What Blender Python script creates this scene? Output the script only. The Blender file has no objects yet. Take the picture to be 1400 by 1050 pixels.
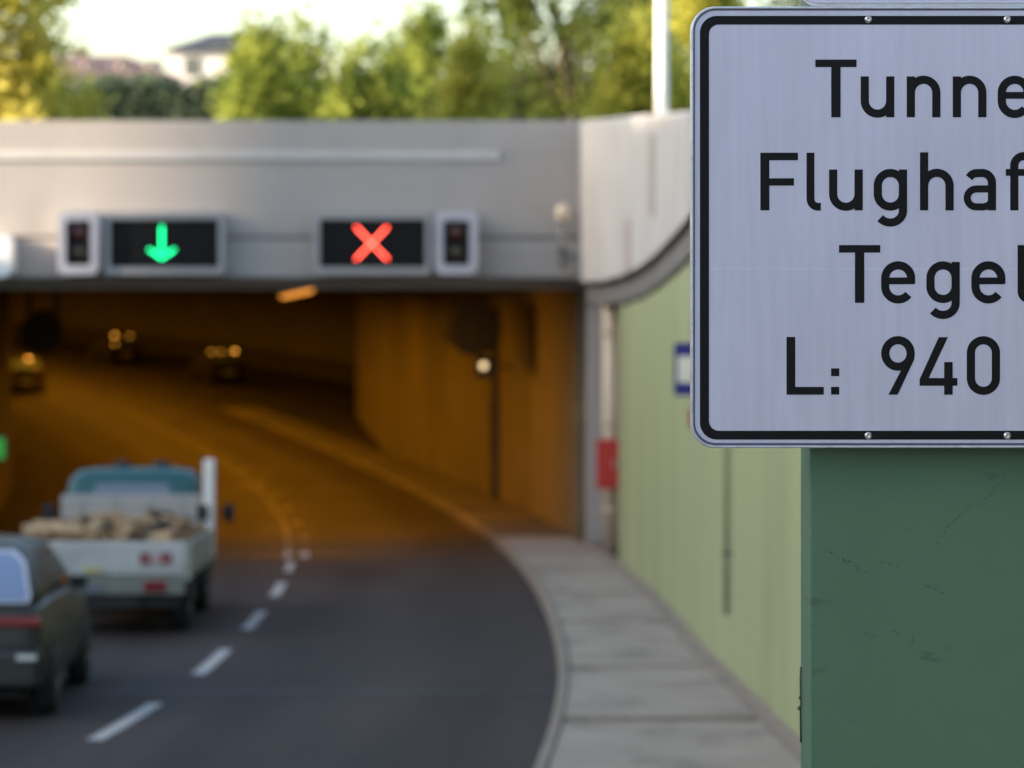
import bpy, bmesh, math, random
import numpy as np
from mathutils import Vector, Matrix
R = math.radians
rnd = random.Random(11)
scene = bpy.context.scene
col = scene.collection

# ------------------------------------------------------------------ camera
F = 4083.3                       # focal length in photo pixels (1400 wide)
ZC = 2.75                        # camera height above the road beside it
cam_d = bpy.data.cameras.new('camera')
cam_d.sensor_width = 36.0
cam_d.lens = 105.0
cam_d.shift_y = -225.0 / 1400.0
cam_d.clip_end = 3000
cam_d.dof.use_dof = True
cam_d.dof.focus_distance = 6.5
cam_d.dof.aperture_fstop = 3.55
cam = bpy.data.objects.new('camera', cam_d)
cam.location = (0, 0, ZC)
cam.rotation_euler = (R(90), 0, 0)
col.objects.link(cam)
scene.camera = cam

# ------------------------------------------------------------------ sky and sun
SUN_EL, SUN_AZ = 15.0, 75.0      # azimuth measured from behind the camera towards the left
sd = Vector((-math.sin(R(SUN_AZ)) * math.cos(R(SUN_EL)), -math.cos(R(SUN_AZ)) * math.cos(R(SUN_EL)), math.sin(R(SUN_EL))))
world = bpy.data.worlds.new('World')
scene.world = world
world.use_nodes = True
wn = world.node_tree.nodes
sky = wn.new('ShaderNodeTexSky')
sky.sky_type = 'NISHITA'
sky.sun_disc = False
sky.sun_elevation = R(SUN_EL)
sky.sun_rotation = math.atan2(sd.x, sd.y)
sky.air_density = 1.0
sky.dust_density = 2.0
sky.ozone_density = 1.0
bg = wn['Background']
bg.inputs['Strength'].default_value = 0.15
world.node_tree.links.new(sky.outputs['Color'], bg.inputs['Color'])
sun_d = bpy.data.lights.new('sun', 'SUN')
sun_d.energy = 5.0
sun_d.angle = R(1.0)
sun_d.color = (1.0, 0.80, 0.58)
sun = bpy.data.objects.new('sun', sun_d)
sun.rotation_euler = sd.to_track_quat('Z', 'Y').to_euler()
col.objects.link(sun)
scene.view_settings.view_transform = 'Standard'
scene.view_settings.look = 'None'
scene.view_settings.gamma = 1.0
scene.view_settings.exposure = 1.9
scene.view_settings.use_curve_mapping = False

# ------------------------------------------------------------------ materials
MATS = {}
def mat(name, color, rough=0.7, metal=0.0, var=0.0, vscale=4.0, stretch=(1, 1, 1), bump=0.0, bscale=60.0,
        coat=0.0, emit=None, estr=0.0, trans=0.0, spec=0.5, dirt=None, dscale=1.5, damt=0.5):
    if name in MATS:
        return MATS[name]
    m = bpy.data.materials.new(name)
    m.use_nodes = True
    nt = m.node_tree
    b = nt.nodes['Principled BSDF']
    b.inputs['Base Color'].default_value = (*color, 1)
    b.inputs['Roughness'].default_value = rough
    b.inputs['Metallic'].default_value = metal
    b.inputs['Specular IOR Level'].default_value = spec
    b.inputs['Coat Weight'].default_value = coat
    b.inputs['Coat Roughness'].default_value = 0.06
    if emit:
        b.inputs['Emission Color'].default_value = (*emit, 1)
        b.inputs['Emission Strength'].default_value = estr
    src = None
    tc = mp = None
    if var or bump or dirt:
        tc = nt.nodes.new('ShaderNodeTexCoord')
        mp = nt.nodes.new('ShaderNodeMapping')
        mp.inputs['Scale'].default_value = stretch
        nt.links.new(tc.outputs['Object'], mp.inputs['Vector'])
    if var:
        n = nt.nodes.new('ShaderNodeTexNoise')
        n.inputs['Scale'].default_value = vscale
        n.inputs['Detail'].default_value = 6
        nt.links.new(mp.outputs['Vector'], n.inputs['Vector'])
        r = nt.nodes.new('ShaderNodeMapRange')
        r.inputs['From Min'].default_value = 0.25
        r.inputs['From Max'].default_value = 0.75
        r.inputs['To Min'].default_value = 1 - var
        r.inputs['To Max'].default_value = 1 + var
        nt.links.new(n.outputs['Fac'], r.inputs['Value'])
        mx = nt.nodes.new('ShaderNodeMix')
        mx.data_type = 'RGBA'
        mx.blend_type = 'MULTIPLY'
        mx.inputs['Factor'].default_value = 1
        mx.inputs['A'].default_value = (*color, 1)
        nt.links.new(r.outputs['Result'], mx.inputs['B'])
        src = mx.outputs['Result']
        nt.links.new(src, b.inputs['Base Color'])
    if dirt:
        n2 = nt.nodes.new('ShaderNodeTexNoise')
        n2.inputs['Scale'].default_value = dscale
        n2.inputs['Detail'].default_value = 8
        n2.inputs['Roughness'].default_value = 0.65
        nt.links.new(mp.outputs['Vector'], n2.inputs['Vector'])
        r2 = nt.nodes.new('ShaderNodeMapRange')
        r2.inputs['From Min'].default_value = 0.5
        r2.inputs['From Max'].default_value = 0.75
        r2.inputs['To Min'].default_value = 0
        r2.inputs['To Max'].default_value = damt
        nt.links.new(n2.outputs['Fac'], r2.inputs['Value'])
        m2 = nt.nodes.new('ShaderNodeMix')
        m2.data_type = 'RGBA'
        nt.links.new(r2.outputs['Result'], m2.inputs['Factor'])
        if src:
            nt.links.new(src, m2.inputs['A'])
        else:
            m2.inputs['A'].default_value = (*color, 1)
        m2.inputs['B'].default_value = (*dirt, 1)
        nt.links.new(m2.outputs['Result'], b.inputs['Base Color'])
    if bump:
        n3 = nt.nodes.new('ShaderNodeTexNoise')
        n3.inputs['Scale'].default_value = bscale
        n3.inputs['Detail'].default_value = 4
        nt.links.new(tc.outputs['Object'], n3.inputs['Vector'])
        bp = nt.nodes.new('ShaderNodeBump')
        bp.inputs['Strength'].default_value = bump
        bp.inputs['Distance'].default_value = 0.01
        nt.links.new(n3.outputs['Fac'], bp.inputs['Height'])
        nt.links.new(bp.outputs['Normal'], b.inputs['Normal'])
    MATS[name] = m
    return m

def leaf_mat(name, c1, c2, scale=0.8, tl=.45):
    m = bpy.data.materials.new(name)
    m.use_nodes = True
    nt = m.node_tree
    nt.nodes.remove(nt.nodes['Principled BSDF'])
    out = nt.nodes['Material Output']
    tc = nt.nodes.new('ShaderNodeTexCoord')
    n = nt.nodes.new('ShaderNodeTexNoise')
    n.inputs['Scale'].default_value = scale
    n.inputs['Detail'].default_value = 5
    nt.links.new(tc.outputs['Object'], n.inputs['Vector'])
    cr = nt.nodes.new('ShaderNodeValToRGB')
    cr.color_ramp.elements[0].position = 0.35
    cr.color_ramp.elements[0].color = (*c1, 1)
    cr.color_ramp.elements[1].position = 0.65
    cr.color_ramp.elements[1].color = (*c2, 1)
    nt.links.new(n.outputs['Fac'], cr.inputs['Fac'])
    df = nt.nodes.new('ShaderNodeBsdfDiffuse')
    tr = nt.nodes.new('ShaderNodeBsdfTranslucent')
    mx = nt.nodes.new('ShaderNodeMixShader')
    mx.inputs['Fac'].default_value = tl
    nt.links.new(cr.outputs['Color'], df.inputs['Color'])
    nt.links.new(cr.outputs['Color'], tr.inputs['Color'])
    nt.links.new(df.outputs['BSDF'], mx.inputs[1])
    nt.links.new(tr.outputs['BSDF'], mx.inputs[2])
    nt.links.new(mx.outputs['Shader'], out.inputs['Surface'])
    return m

M_asphalt = mat('asphalt', (0.037, 0.0285, 0.0245), 0.8, spec=.22, var=0.30, vscale=1.3, stretch=(1, .10, 1), bump=0.5, bscale=90, dirt=(0.016, 0.015, 0.015), dscale=1.1, damt=0.8)
M_paint = mat('road_paint', (0.40, 0.38, 0.36), 0.75, var=0.2, vscale=5, dirt=(0.10, 0.10, 0.10), dscale=5, damt=0.85)
M_slab = mat('sidewalk_concrete', (0.28, 0.24, 0.20), 0.85, var=0.14, vscale=1.6, bump=0.4, bscale=50, dirt=(0.075, 0.062, 0.052), dscale=1.3, damt=0.9)
M_slab_t = mat('dark_tunnel_sidewalk', (0.075, 0.066, 0.056), 0.9, var=0.2, vscale=1.2)  # darker sidewalk colour for the stretch inside the tunnel
M_kerb_t = mat('dark_tunnel_kerb', (0.13, 0.115, 0.095), 0.9, var=0.2, vscale=3)  # darker kerb colour inside the tunnel
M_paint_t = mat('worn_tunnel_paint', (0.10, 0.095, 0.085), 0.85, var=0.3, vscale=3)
M_side_dark = mat('dark_tunnel_wall', (0.06, 0.053, 0.045), 0.9, var=0.2, vscale=0.7)  # dark colour of the median wall and the base band
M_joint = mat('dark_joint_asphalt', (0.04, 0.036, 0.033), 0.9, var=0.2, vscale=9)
M_kerb = mat('kerb_granite', (0.19, 0.155, 0.12), 0.8, var=0.2, vscale=5, dirt=(0.2, 0.17, 0.14), dscale=3)
M_gutter = mat('gutter_soil', (0.21, 0.17, 0.135), 0.95, var=0.3, vscale=6)
M_conc = mat('portal_concrete', (0.345, 0.315, 0.292), 0.85, var=0.06, vscale=0.7, stretch=(1, 1, .45), bump=0.2, bscale=30, dirt=(0.25, 0.23, 0.215), dscale=0.7, damt=0.6)
M_conc_l = mat('coping_concrete', (0.46, 0.44, 0.42), 0.85, var=0.08, vscale=0.9, bump=0.2, bscale=30, dirt=(0.33, 0.30, 0.27), dscale=0.8, damt=0.6)
M_conc_d = mat('shaded_joint_concrete', (0.12, 0.12, 0.115), 0.9, var=0.15, vscale=2)  # dark tone puts the shade of the wall gaps into the colour
M_tunnel = mat('tunnel_wall_paint', (0.15, 0.128, 0.075), 0.7, var=0.15, vscale=0.5, dirt=(0.2, 0.17, 0.13), dscale=0.5, damt=0.7)
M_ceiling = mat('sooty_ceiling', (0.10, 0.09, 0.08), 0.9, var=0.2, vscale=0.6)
M_green = mat('pale_green_wall_paint', (0.315, 0.355, 0.185), 0.6, var=0.22, vscale=1.3, stretch=(1, .35, .05), dirt=(0.17, 0.165, 0.095), dscale=1.3, damt=0.85)
M_tray = mat('grey_tray', (0.15, 0.14, 0.13), 0.6, var=0.15, vscale=2)
M_black = mat('black_rubber', (0.015, 0.015, 0.015), 0.75)
M_dark = mat('dark_grey_metal', (0.045, 0.045, 0.045), 0.55, var=0.15, vscale=5)
M_alu = mat('aluminium', (0.55, 0.56, 0.58), 0.35, metal=0.9, var=0.08, vscale=30)
M_leafbark = mat('bark', (0.10, 0.075, 0.05), 0.9, var=0.3, vscale=12)
M_grass = mat('grass_ground', (0.06, 0.08, 0.025), 0.95, var=0.3, vscale=0.8, dirt=(0.10, 0.085, 0.05), dscale=0.3, damt=0.7)

# ------------------------------------------------------------------ helpers
def zr(d):                                   # road level
    if d <= 52: return -0.055 * d
    t = min(d, 102) - 52
    return -0.055 * 52 - (0.055 * t - 0.00055 * t * t)
def P(px, py, d):                            # a point at distance d seen at a photo pixel
    return Vector(((px - 700) * d / F, d, ZC - (py - 300) * d / F))
RK = 290.0
def kx(d):                                   # kerb line x at distance d
    return 0.45 - RK + math.sqrt(RK * RK - (d - 30) ** 2)
def up(u, d):                                # plan point at offset u right of the kerb (perpendicular), nominal distance d
    th = math.asin((d - 30) / RK)
    return (0.45 - RK + (RK + u) * math.cos(th), 30 + (RK + u) * math.sin(th))
def heading(d): return math.asin((d - 30) / RK)
def xw(d):                                   # inner face of right retaining wall
    return up(1.45, d)[0] if d >= 30 else 1.9 + 0.028 * (30 - d)

def link(o, parent=None):
    col.objects.link(o)
    if parent: o.parent = parent
    return o
def mesh_obj(name, verts, faces, m, parent=None, smooth=False):
    me = bpy.data.meshes.new(name)
    me.from_pydata([tuple(v) for v in verts], [], faces)
    me.materials.append(m)
    if smooth:
        me.polygons.foreach_set('use_smooth', [True] * len(me.polygons))
    me.update()
    return link(bpy.data.objects.new(name, me), parent)
def tag(o, label=None, cat=None, group=None, kind=None):
    if label: o['label'] = label
    if cat: o['category'] = cat
    if group: o['group'] = group
    if kind: o['kind'] = kind
    return o
def empty(name, loc=(0, 0, 0), rz=0.0, label=None, cat=None, group=None, kind=None):
    o = bpy.data.objects.new(name, None)
    o.empty_display_size = 0.2
    o.location = loc
    o.rotation_euler = (0, 0, rz)
    link(o)
    return tag(o, label, cat, group, kind)
def bm_obj(name, bm, m, parent=None, smooth=False):
    bmesh.ops.recalc_face_normals(bm, faces=bm.faces)
    me = bpy.data.meshes.new(name)
    bm.to_mesh(me); bm.free()
    me.materials.append(m)
    if smooth:
        me.polygons.foreach_set('use_smooth', [True] * len(me.polygons))
    return link(bpy.data.objects.new(name, me), parent)
def box(name, x0, x1, y0, y1, z0, z1, m, parent=None, bev=0.0, seg=2):
    bm = bmesh.new()
    bmesh.ops.create_cube(bm, size=1)
    for v in bm.verts:
        v.co = ((x0 + x1) / 2 + v.co.x * (x1 - x0), (y0 + y1) / 2 + v.co.y * (y1 - y0), (z0 + z1) / 2 + v.co.z * (z1 - z0))
    if bev:
        bmesh.ops.bevel(bm, geom=bm.edges[:], offset=bev, segments=seg, affect='EDGES', profile=0.5)
    return bm_obj(name, bm, m, parent)
def loft(name, rings, m, parent=None, smooth=False, caps=True, closed=True):
    n = len(rings[0]); V = []; Fc = []
    for r in rings: V += [tuple(p) for p in r]
    for i in range(len(rings) - 1):
        for j in range(n if closed else n - 1):
            k = (j + 1) % n
            Fc.append((i * n + j, i * n + k, (i + 1) * n + k, (i + 1) * n + j))
    if caps and closed:
        Fc.append(tuple(range(n))[::-1]); Fc.append(tuple((len(rings) - 1) * n + j for j in range(n)))
    bm = bmesh.new()
    vs = [bm.verts.new(v) for v in V]
    for f in Fc: bm.faces.new([vs[i] for i in f])
    return bm_obj(name, bm, m, parent, smooth)
def frange(a, b, step):
    n = max(1, int(round((b - a) / step)))
    return [a + (b - a) * i / n for i in range(n + 1)]
def sweep(name, d0, d1, sec, m, parent=None, step=1.5):
    return loft(name, [sec(d) for d in frange(d0, d1, step)], m, parent)
def tube(bm, pts, radii, seg=8):
    rings = []
    for i, p in enumerate(pts):
        p = Vector(p)
        a = Vector(pts[max(0, i - 1)]); b = Vector(pts[min(len(pts) - 1, i + 1)])
        t = (b - a).normalized()
        u = t.orthogonal().normalized(); w = t.cross(u)
        rings.append([bm.verts.new(p + (u * math.cos(2 * math.pi * k / seg) + w * math.sin(2 * math.pi * k / seg)) * radii[i]) for k in range(seg)])
    for i in range(len(rings) - 1):
        # align rings
        A, B = rings[i], rings[i + 1]
        off = min(range(seg), key=lambda o: sum((A[k].co - B[(k + o) % seg].co).length for k in range(seg)))
        rings[i + 1] = B = [B[(k + off) % seg] for k in range(seg)]
        for k in range(seg):
            bm.faces.new((A[k], A[(k + 1) % seg], B[(k + 1) % seg], B[k]))
    bm.faces.new(rings[0][::-1]); bm.faces.new(rings[-1])
def tube_obj(name, pts, radii, m, parent=None, seg=12):
    bm = bmesh.new()
    if not isinstance(radii, (list, tuple)): radii = [radii] * len(pts)
    tube(bm, pts, radii, seg)
    return bm_obj(name, bm, m, parent, True)
def lathe(name, prof, m, parent=None, seg=24, axis='z', loc=(0, 0, 0)):
    rings = []
    for r, h in prof:
        ring = []
        for k in range(seg):
            a = 2 * math.pi * k / seg
            c, s = r * math.cos(a), r * math.sin(a)
            v = {'z': (c, s, h), 'x': (h, c, s), 'y': (c, h, s)}[axis]
            ring.append((v[0] + loc[0], v[1] + loc[1], v[2] + loc[2]))
        rings.append(ring)
    return loft(name, rings, m, parent, True)
def rrect(x0, x1, z0, z1, r, n=8):           # rounded rectangle outline, counter-clockwise
    out = []
    for cx, cz, a0 in ((x1 - r, z1 - r, 0), (x0 + r, z1 - r, 90), (x0 + r, z0 + r, 180), (x1 - r, z0 + r, 270)):
        for k in range(n + 1):
            a = R(a0 + 90 * k / n)
            out.append((cx + r * math.cos(a), cz + r * math.sin(a)))
    return out
def plate(name, ring, y0, y1, m, parent=None):   # solid from a ring (x,z), front y0 to back y1
    return loft(name, [[(x, y0, z) for x, z in ring], [(x, y1, z) for x, z in ring]], m, parent)
def ringplate(name, outer, inner, y0, y1, m, parent=None):   # frame between two equal-count rings
    R_ = [[(x, y1, z) for x, z in outer], [(x, y0, z) for x, z in outer], [(x, y0, z) for x, z in inner], [(x, y1, z) for x, z in inner]]
    return loft(name, R_ + [R_[0]], m, parent, caps=False)

# ------------------------------------------------------------------ ground, road, sidewalk
road = bpy.data.objects
V = []; Fc = []
ds = frange(-30, 260, 2.0)
us = [-20.4, -15, -9.8, -6.8, -3.4, 0.02, 1.4, 4, 9.5]
for d in ds:
    for u in us:
        x, y = up(u, d); V.append((x, y, zr(d)))
for i in range(len(ds) - 1):
    for j in range(len(us) - 1):
        a = i * len(us) + j
        Fc.append((a, a + 1, a + 1 + len(us), a + len(us)))
road = mesh_obj('road', V, Fc, M_asphalt); tag(road, kind='structure')
at_ = road.data.attributes.new('across', 'FLOAT', 'POINT')
at_.data.foreach_set('value', [u for d in ds for u in us])
def add_tracks(m):
    nt = m.node_tree; b = nt.nodes['Principled BSDF']; src = b.inputs['Base Color'].links[0].from_socket
    a = nt.nodes.new('ShaderNodeAttribute'); a.attribute_name = 'across'
    m1 = nt.nodes.new('ShaderNodeMath'); m1.operation = 'MULTIPLY'; m1.inputs[1].default_value = 4 * math.pi / 3.4
    nt.links.new(a.outputs['Fac'], m1.inputs[0])
    m2 = nt.nodes.new('ShaderNodeMath'); m2.operation = 'COSINE'; nt.links.new(m1.outputs[0], m2.inputs[0])
    r = nt.nodes.new('ShaderNodeMapRange'); r.inputs['From Min'].default_value = -1; r.inputs['To Min'].default_value = .80; r.inputs['To Max'].default_value = 1.12
    nt.links.new(m2.outputs[0], r.inputs['Value'])
    mx = nt.nodes.new('ShaderNodeMix'); mx.data_type = 'RGBA'; mx.blend_type = 'MULTIPLY'; mx.inputs['Factor'].default_value = 1
    nt.links.new(src, mx.inputs['A']); nt.links.new(r.outputs['Result'], mx.inputs['B']); nt.links.new(mx.outputs['Result'], b.inputs['Base Color'])
add_tracks(M_asphalt)
M_cross = mat('dark_cross_strip', (.012, .011, .011), .6)


def strip(name, u0, u1, d0, d1, lift, m, parent, step=.6, bend=0.0):
    V = []; Fc = []
    D = frange(d0, d1, step)
    for d in D:
        for u in (u0, u1):
            x, y = up(u, d); V.append((x - (bend * (30 - d) ** 2 if d < 30 else 0), y, zr(d) + lift))
    for i in range(len(D) - 1):
        Fc.append((2 * i, 2 * i + 1, 2 * i + 3, 2 * i + 2))
    return mesh_obj(name, V, Fc, m, parent)
for k in range(12):                          # dashes between the lanes
    a = 22.9 + 5.3 * (k - 6)
    if a + 2.7 < 46.2: strip('lane_dash', -3.47, -3.34, a, a + 2.7, 0.004, M_paint, road, bend=.0035)
strip('lane_dash', -3.46, -3.35, 44.0, 46.4, 0.004, M_paint, road)
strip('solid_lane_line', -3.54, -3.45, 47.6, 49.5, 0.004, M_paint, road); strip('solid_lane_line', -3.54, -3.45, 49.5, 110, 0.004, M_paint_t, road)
for k in range(9):
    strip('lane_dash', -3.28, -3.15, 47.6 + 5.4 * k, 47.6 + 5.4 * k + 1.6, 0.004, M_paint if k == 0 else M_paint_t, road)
for d_, w_ in ((26.6, .10), (37.4, .10), (48.2, .35)):  # thin dark strips across the lanes
    strip('dark_cross_strip', -9.6, -.02, d_, d_ + w_, 0.003, M_cross, road)
strip('edge_line', 5.9, 6.05, 112, 220, 0.004, M_paint_t, road)

def ke(d, u=0.0):
    return up(u, d)[0] - (.0016 * (30 - d) ** 2 if d < 30 else 0)
sidewalk = empty('sidewalk', (0, 0, 0), kind='structure')
def walkx(d):                                # right edge of slabs
    return (xw(d) if d < 50 else up(1.5, d)[0]) - 0.17
joints = [-20, -14.5, -10, -5, 0, 5, 9.8, 14.6, 19.0, 23.3, 27.7, 33.0, 37.3, 42.2, 46.6, 51.5, 56, 62, 68, 74, 80, 86, 92, 98, 104, 109]
for i in range(len(joints) - 1):
    a, b = joints[i] + 0.15, joints[i + 1] - 0.15
    dz = rnd.uniform(-0.008, 0.010)
    def sec(d, dz=dz):
        x0 = ke(d, .10); x1 = walkx(d)
        if d > 88: x1 = min(x1, x0 + 1.1)
        z = zr(d)
        t = (d - a) / (b - a)
        return [(x0, d, z + .0), (x1, d, z + .0), (x1, d, z + .135 + dz * (1 - t)), (x0, d, z + .125 + dz * (1 - t))]
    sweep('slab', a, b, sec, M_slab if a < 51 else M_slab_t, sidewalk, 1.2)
def sec(d):
    x0 = ke(d, .09); x1 = xw(d) + .3 if d < 50 else up(1.5, d)[0] + .1
    if d > 88: x1 = min(x1, x0 + 1.2)
    return [(x0, d, zr(d) - .1), (x1, d, zr(d) - .1), (x1, d, zr(d) + .085), (x0, d, zr(d) + .085)]
sweep('joint_bed', -20, 109.5, sec, M_joint, sidewalk, 1.5)
def sec(d):
    x1 = xw(d) + .02; x0 = walkx(d) + .01
    return [(x0, d, zr(d)), (x1, d, zr(d)), (x1, d, zr(d) + .145), (x0, d, zr(d) + .115)]
sweep('gutter', -20, 49.8, sec, M_gutter, sidewalk, 1.5)
dd = -20.0
while dd < 109:                              # kerb stones
    def sec(d):
        x0 = ke(d); x1 = ke(d, .092); z = zr(d)
        return [(x0, d, z - .1), (x1, d, z - .1), (x1, d, z + .138), (x0 + .03, d, z + .138), (x0, d, z + .11)]
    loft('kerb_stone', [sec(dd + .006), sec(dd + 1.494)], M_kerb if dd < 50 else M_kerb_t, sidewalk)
    dd += 1.5

# terrain around the cutting: one sheet with the cutting left open
V = []; Fc = []
ZG = ZC + 0.85
def quad(a, b, c, d_):
    n = len(V); V.extend([a, b, c, d_]); Fc.append((n, n + 1, n + 2, n + 3))
rx = frange(-30, 50, 4)
for i in range(len(rx) - 1):
    d0, d1 = rx[i], rx[i + 1]
    g = lambda d: min(ZG, ZC + (0.35 if d < 20 else 0.35 + (d - 20) * .0166))
    quad((xw(d0) + .3, d0, g(d0)), (900, d0, g(d0)), (900, d1, g(d1)), (xw(d1) + .3, d1, g(d1)))
    l0, l1 = up(-20.6, d0), up(-20.6, d1)
    quad((-900, d0, g(d0)), (l0[0], d0, g(d0)), (l1[0], d1, g(d1)), (-900, d1, g(d1)))
quad((-900, 50.0, ZG), (900, 50.0, ZG), (900, 1500, ZG + 2), (-900, 1500, ZG + 2))
quad((-900, -900, -2), (900, -900, -2), (900, -30, 1.2), (-900, -30, 1.2))
gr = mesh_obj('ground', V, Fc, M_grass); tag(gr, kind='structure')

# ------------------------------------------------------------------ right retaining wall
wall = empty('retaining_wall', (xw(25), 25, zr(25)), 0, 'pale green clad retaining wall with concrete coping along the right sidewalk', 'wall')
wi = Matrix.Translation(-Vector(wall.location))
def local(o, root):
    o.data.transform(Matrix.Translation(-Vector(root.location)))
    return o
def interp(tab, d):
    if d <= tab[0][0]: return tab[0][1]
    for (a, va), (b, vb) in zip(tab, tab[1:]):
        if d <= b: return va + (vb - va) * (d - a) / (b - a)
    return tab[-1][1]
def ztop(d): return ZC + interp([(0, .62), (20, .86), (30, 1.10), (40, 1.40), (50, 1.655)], d)
def zband(d):
    return min(ZC + interp([(10, 1.9), (20, .95), (26, .44), (30, .11), (33.5, -.17), (37, -.45), (40, -.66), (43, -.82), (46.5, -.96), (50, -1.04)], d), ztop(d) - .32)
def sec(d): return [(xw(d) + .10, d, zr(d) - .6), (xw(d) + .6, d, zr(d) - .6), (xw(d) + .6, d, ztop(d) - .06), (xw(d) + .10, d, ztop(d) - .06)]
local(sweep('wall_core', -20, 43.8, sec, M_conc_d, wall), wall)  # painted dark to read as the shadow gap round the cable tray
def sec(d): return [(xw(d) + .30, d, zr(d) - .6), (xw(d) + .6, d, zr(d) - .6), (xw(d) + .6, d, ztop(d) - .06), (xw(d) + .30, d, ztop(d) - .06)]
local(sweep('niche_wall', 43.83, 50.0, sec, M_conc, wall), wall)
pj = [-20 + 3.72 * k for k in range(17)]
pj = [p for p in pj if p < 41] + [43.7]
off = 27.0 - min(pj, key=lambda q: abs(q - 27.0))
pj = [p + off if 0 < i < len(pj) - 1 else p for i, p in enumerate(pj)]
for a, b in zip(pj, pj[1:]):
    o_ = rnd.uniform(-.006, .006)
    def sec(d): return [(xw(d) + o_, d, zr(d) + .02), (xw(d) + .095, d, zr(d) + .02), (xw(d) + .095, d, zband(d) - .42), (xw(d) + o_, d, zband(d) - .42)]
    local(sweep('wall_panel', a + .012, b - .012, sec, M_green, wall, 1.3), wall)
cj = [-20, -12, -4, 4, 12, 19, 25, 31, 37.2, 41.2, 49.97]
for a, b in zip(cj, cj[1:]):
    def sec(d):
        x = xw(d) - .07
        return [(x, d, zband(d)), (xw(d) + .66, d, zband(d)), (xw(d) + .66, d, ztop(d) - .03), (x + .04, d, ztop(d)), (x, d, ztop(d) - .04)]
    local(sweep('coping_block', a + .03, b - .03, sec, M_conc_l, wall, 1.2), wall)
def sec(d):
    x = xw(d) - .03
    return [(x, d, zband(d) - .37), (xw(d) + .098, d, zband(d) - .37), (xw(d) + .098, d, zband(d) - .12), (x, d, zband(d) - .12)]
local(sweep('cable_tray', 8, 49.2, sec, M_tray, wall, 1.2), wall)
for k in range(14):
    d = 10 + 3 * k
    local(box('bracket', xw(d) - .02, xw(d) + .09, d, d + .06, zband(d) - .415, zband(d) - .375, M_dark, wall), wall)

Mjc = mat('joint_cover_concrete', (.36, .30, .275), .85, var=.1, vscale=3)
def sec(d): return [(xw(d) - .085, d, ZC + .05), (xw(d) - .071, d, ZC + .05), (xw(d) - .071, d, ZC + 1.05), (xw(d) - .085, d, ZC + 1.05)]
local(sweep('joint_cover', 36.6, 37.6, sec, Mjc, wall, .5), wall)
def sec(d): return [(xw(d) - .085, d, zband(d) + .02), (xw(d) - .071, d, zband(d) + .02), (xw(d) - .071, d, ZC + .02), (xw(d) - .085, d, ZC + .02)]
local(sweep('joint_cover', 40.9, 41.8, sec, Mjc, wall, .45), wall)
# pipe on the wall at the panel joint
d = 27.0
pp = empty('drain_pipe', (xw(d) - .05, d, zr(d)), 0, 'thin dark drain pipe running down the pale green wall beside the big sign', 'pipe')
tube_obj('pipe', [(0, 0, .66), (0, 0, zband(d) - zr(d) - .4)], .026, mat('brown_pipe', (.27, .265, .18), .6, var=.2, vscale=3), pp)
for h in (1.2, 2.4, 3.4):
    box('clip', -.036, .06, -.036, .036, h, h + .03, M_tray, pp)

# beige pipe in the niche, red hose box, blue sign, orange box
d = 46.8
pos = P(835, 700, d)
pp = empty('stand_pipe', (pos.x, d, zr(d) + .13), 0, 'thick beige vertical pipe at the right corner of the tunnel mouth', 'pipe')
Mb = mat('beige_paint', (.52, .43, .31), .5, var=.1, vscale=2)
tube_obj('pipe', [(0, 0, 0), (0, 0, P(0, 398, d).z - zr(d) - .13)], .125, Mb, pp, 20)
for h in (.6, 2.0, 3.4): lathe('collar', [(.126, h), (.15, h), (.15, h + .08), (.126, h + .08)], Mb, pp, 20)
d = 46.2
c = P(831, 635, d)
hb = empty('fire_hose_box', (c.x, d, c.z - .38), 0, 'red fire hose box mounted below the beige pipe beside the tunnel mouth', 'box')
Mr = mat('red_enamel', (.42, .025, .02), .4, var=.08, vscale=4)
box('cabinet', -.17, .17, 0, .22, 0, .76, Mr, hb, .012)
box('door', -.15, .15, -.018, -.001, .03, .73, mat('red_enamel_door', (.45, .03, .022), .35), hb, .006)
box('handle', .08, .11, -.04, -.019, .33, .45, M_alu, hb, .004)
box('mounting_arm', .171, .42, .08, .16, .3, .4, M_dark, hb)
d = 30.6
c = P(950, 505, d); hs = .29
bs = empty('blue_panel_sign', (c.x, d, c.z), 0, 'blue square sign with white centre on the green wall, half behind the big sign', 'sign')
plate('blue_plate', rrect(-.21, .21, -.27, .27, .02), 0, .015, mat('sign_blue', (.012, .012, .20), .4), bs)
plate('white_field', rrect(-.175, .175, -.135, .135, .02), -.004, -.0005, mat('sign_white', (.75, .74, .68), .5, dirt=(.35, .3, .25), dscale=9, damt=.6), bs)
box('wall_arm', .18, xw(d) - c.x + .02, .017, .05, -.03, .03, M_dark, bs)
d = 30.9
c = P(946, 572, d)
ob = empty('call_box', (xw(d) - .02, d, c.z - .1), 0, 'small orange call box on the green wall just under the blue sign', 'box')
box('housing', -.05, .025, -.1, .1, 0, .2, mat('orange_paint', (.34, .13, .04), .6), ob, .01)
box('front_flap', -.056, -.051, -.08, .08, .02, .18, mat('orange_flap', (.30, .11, .035), .5), ob)

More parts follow.
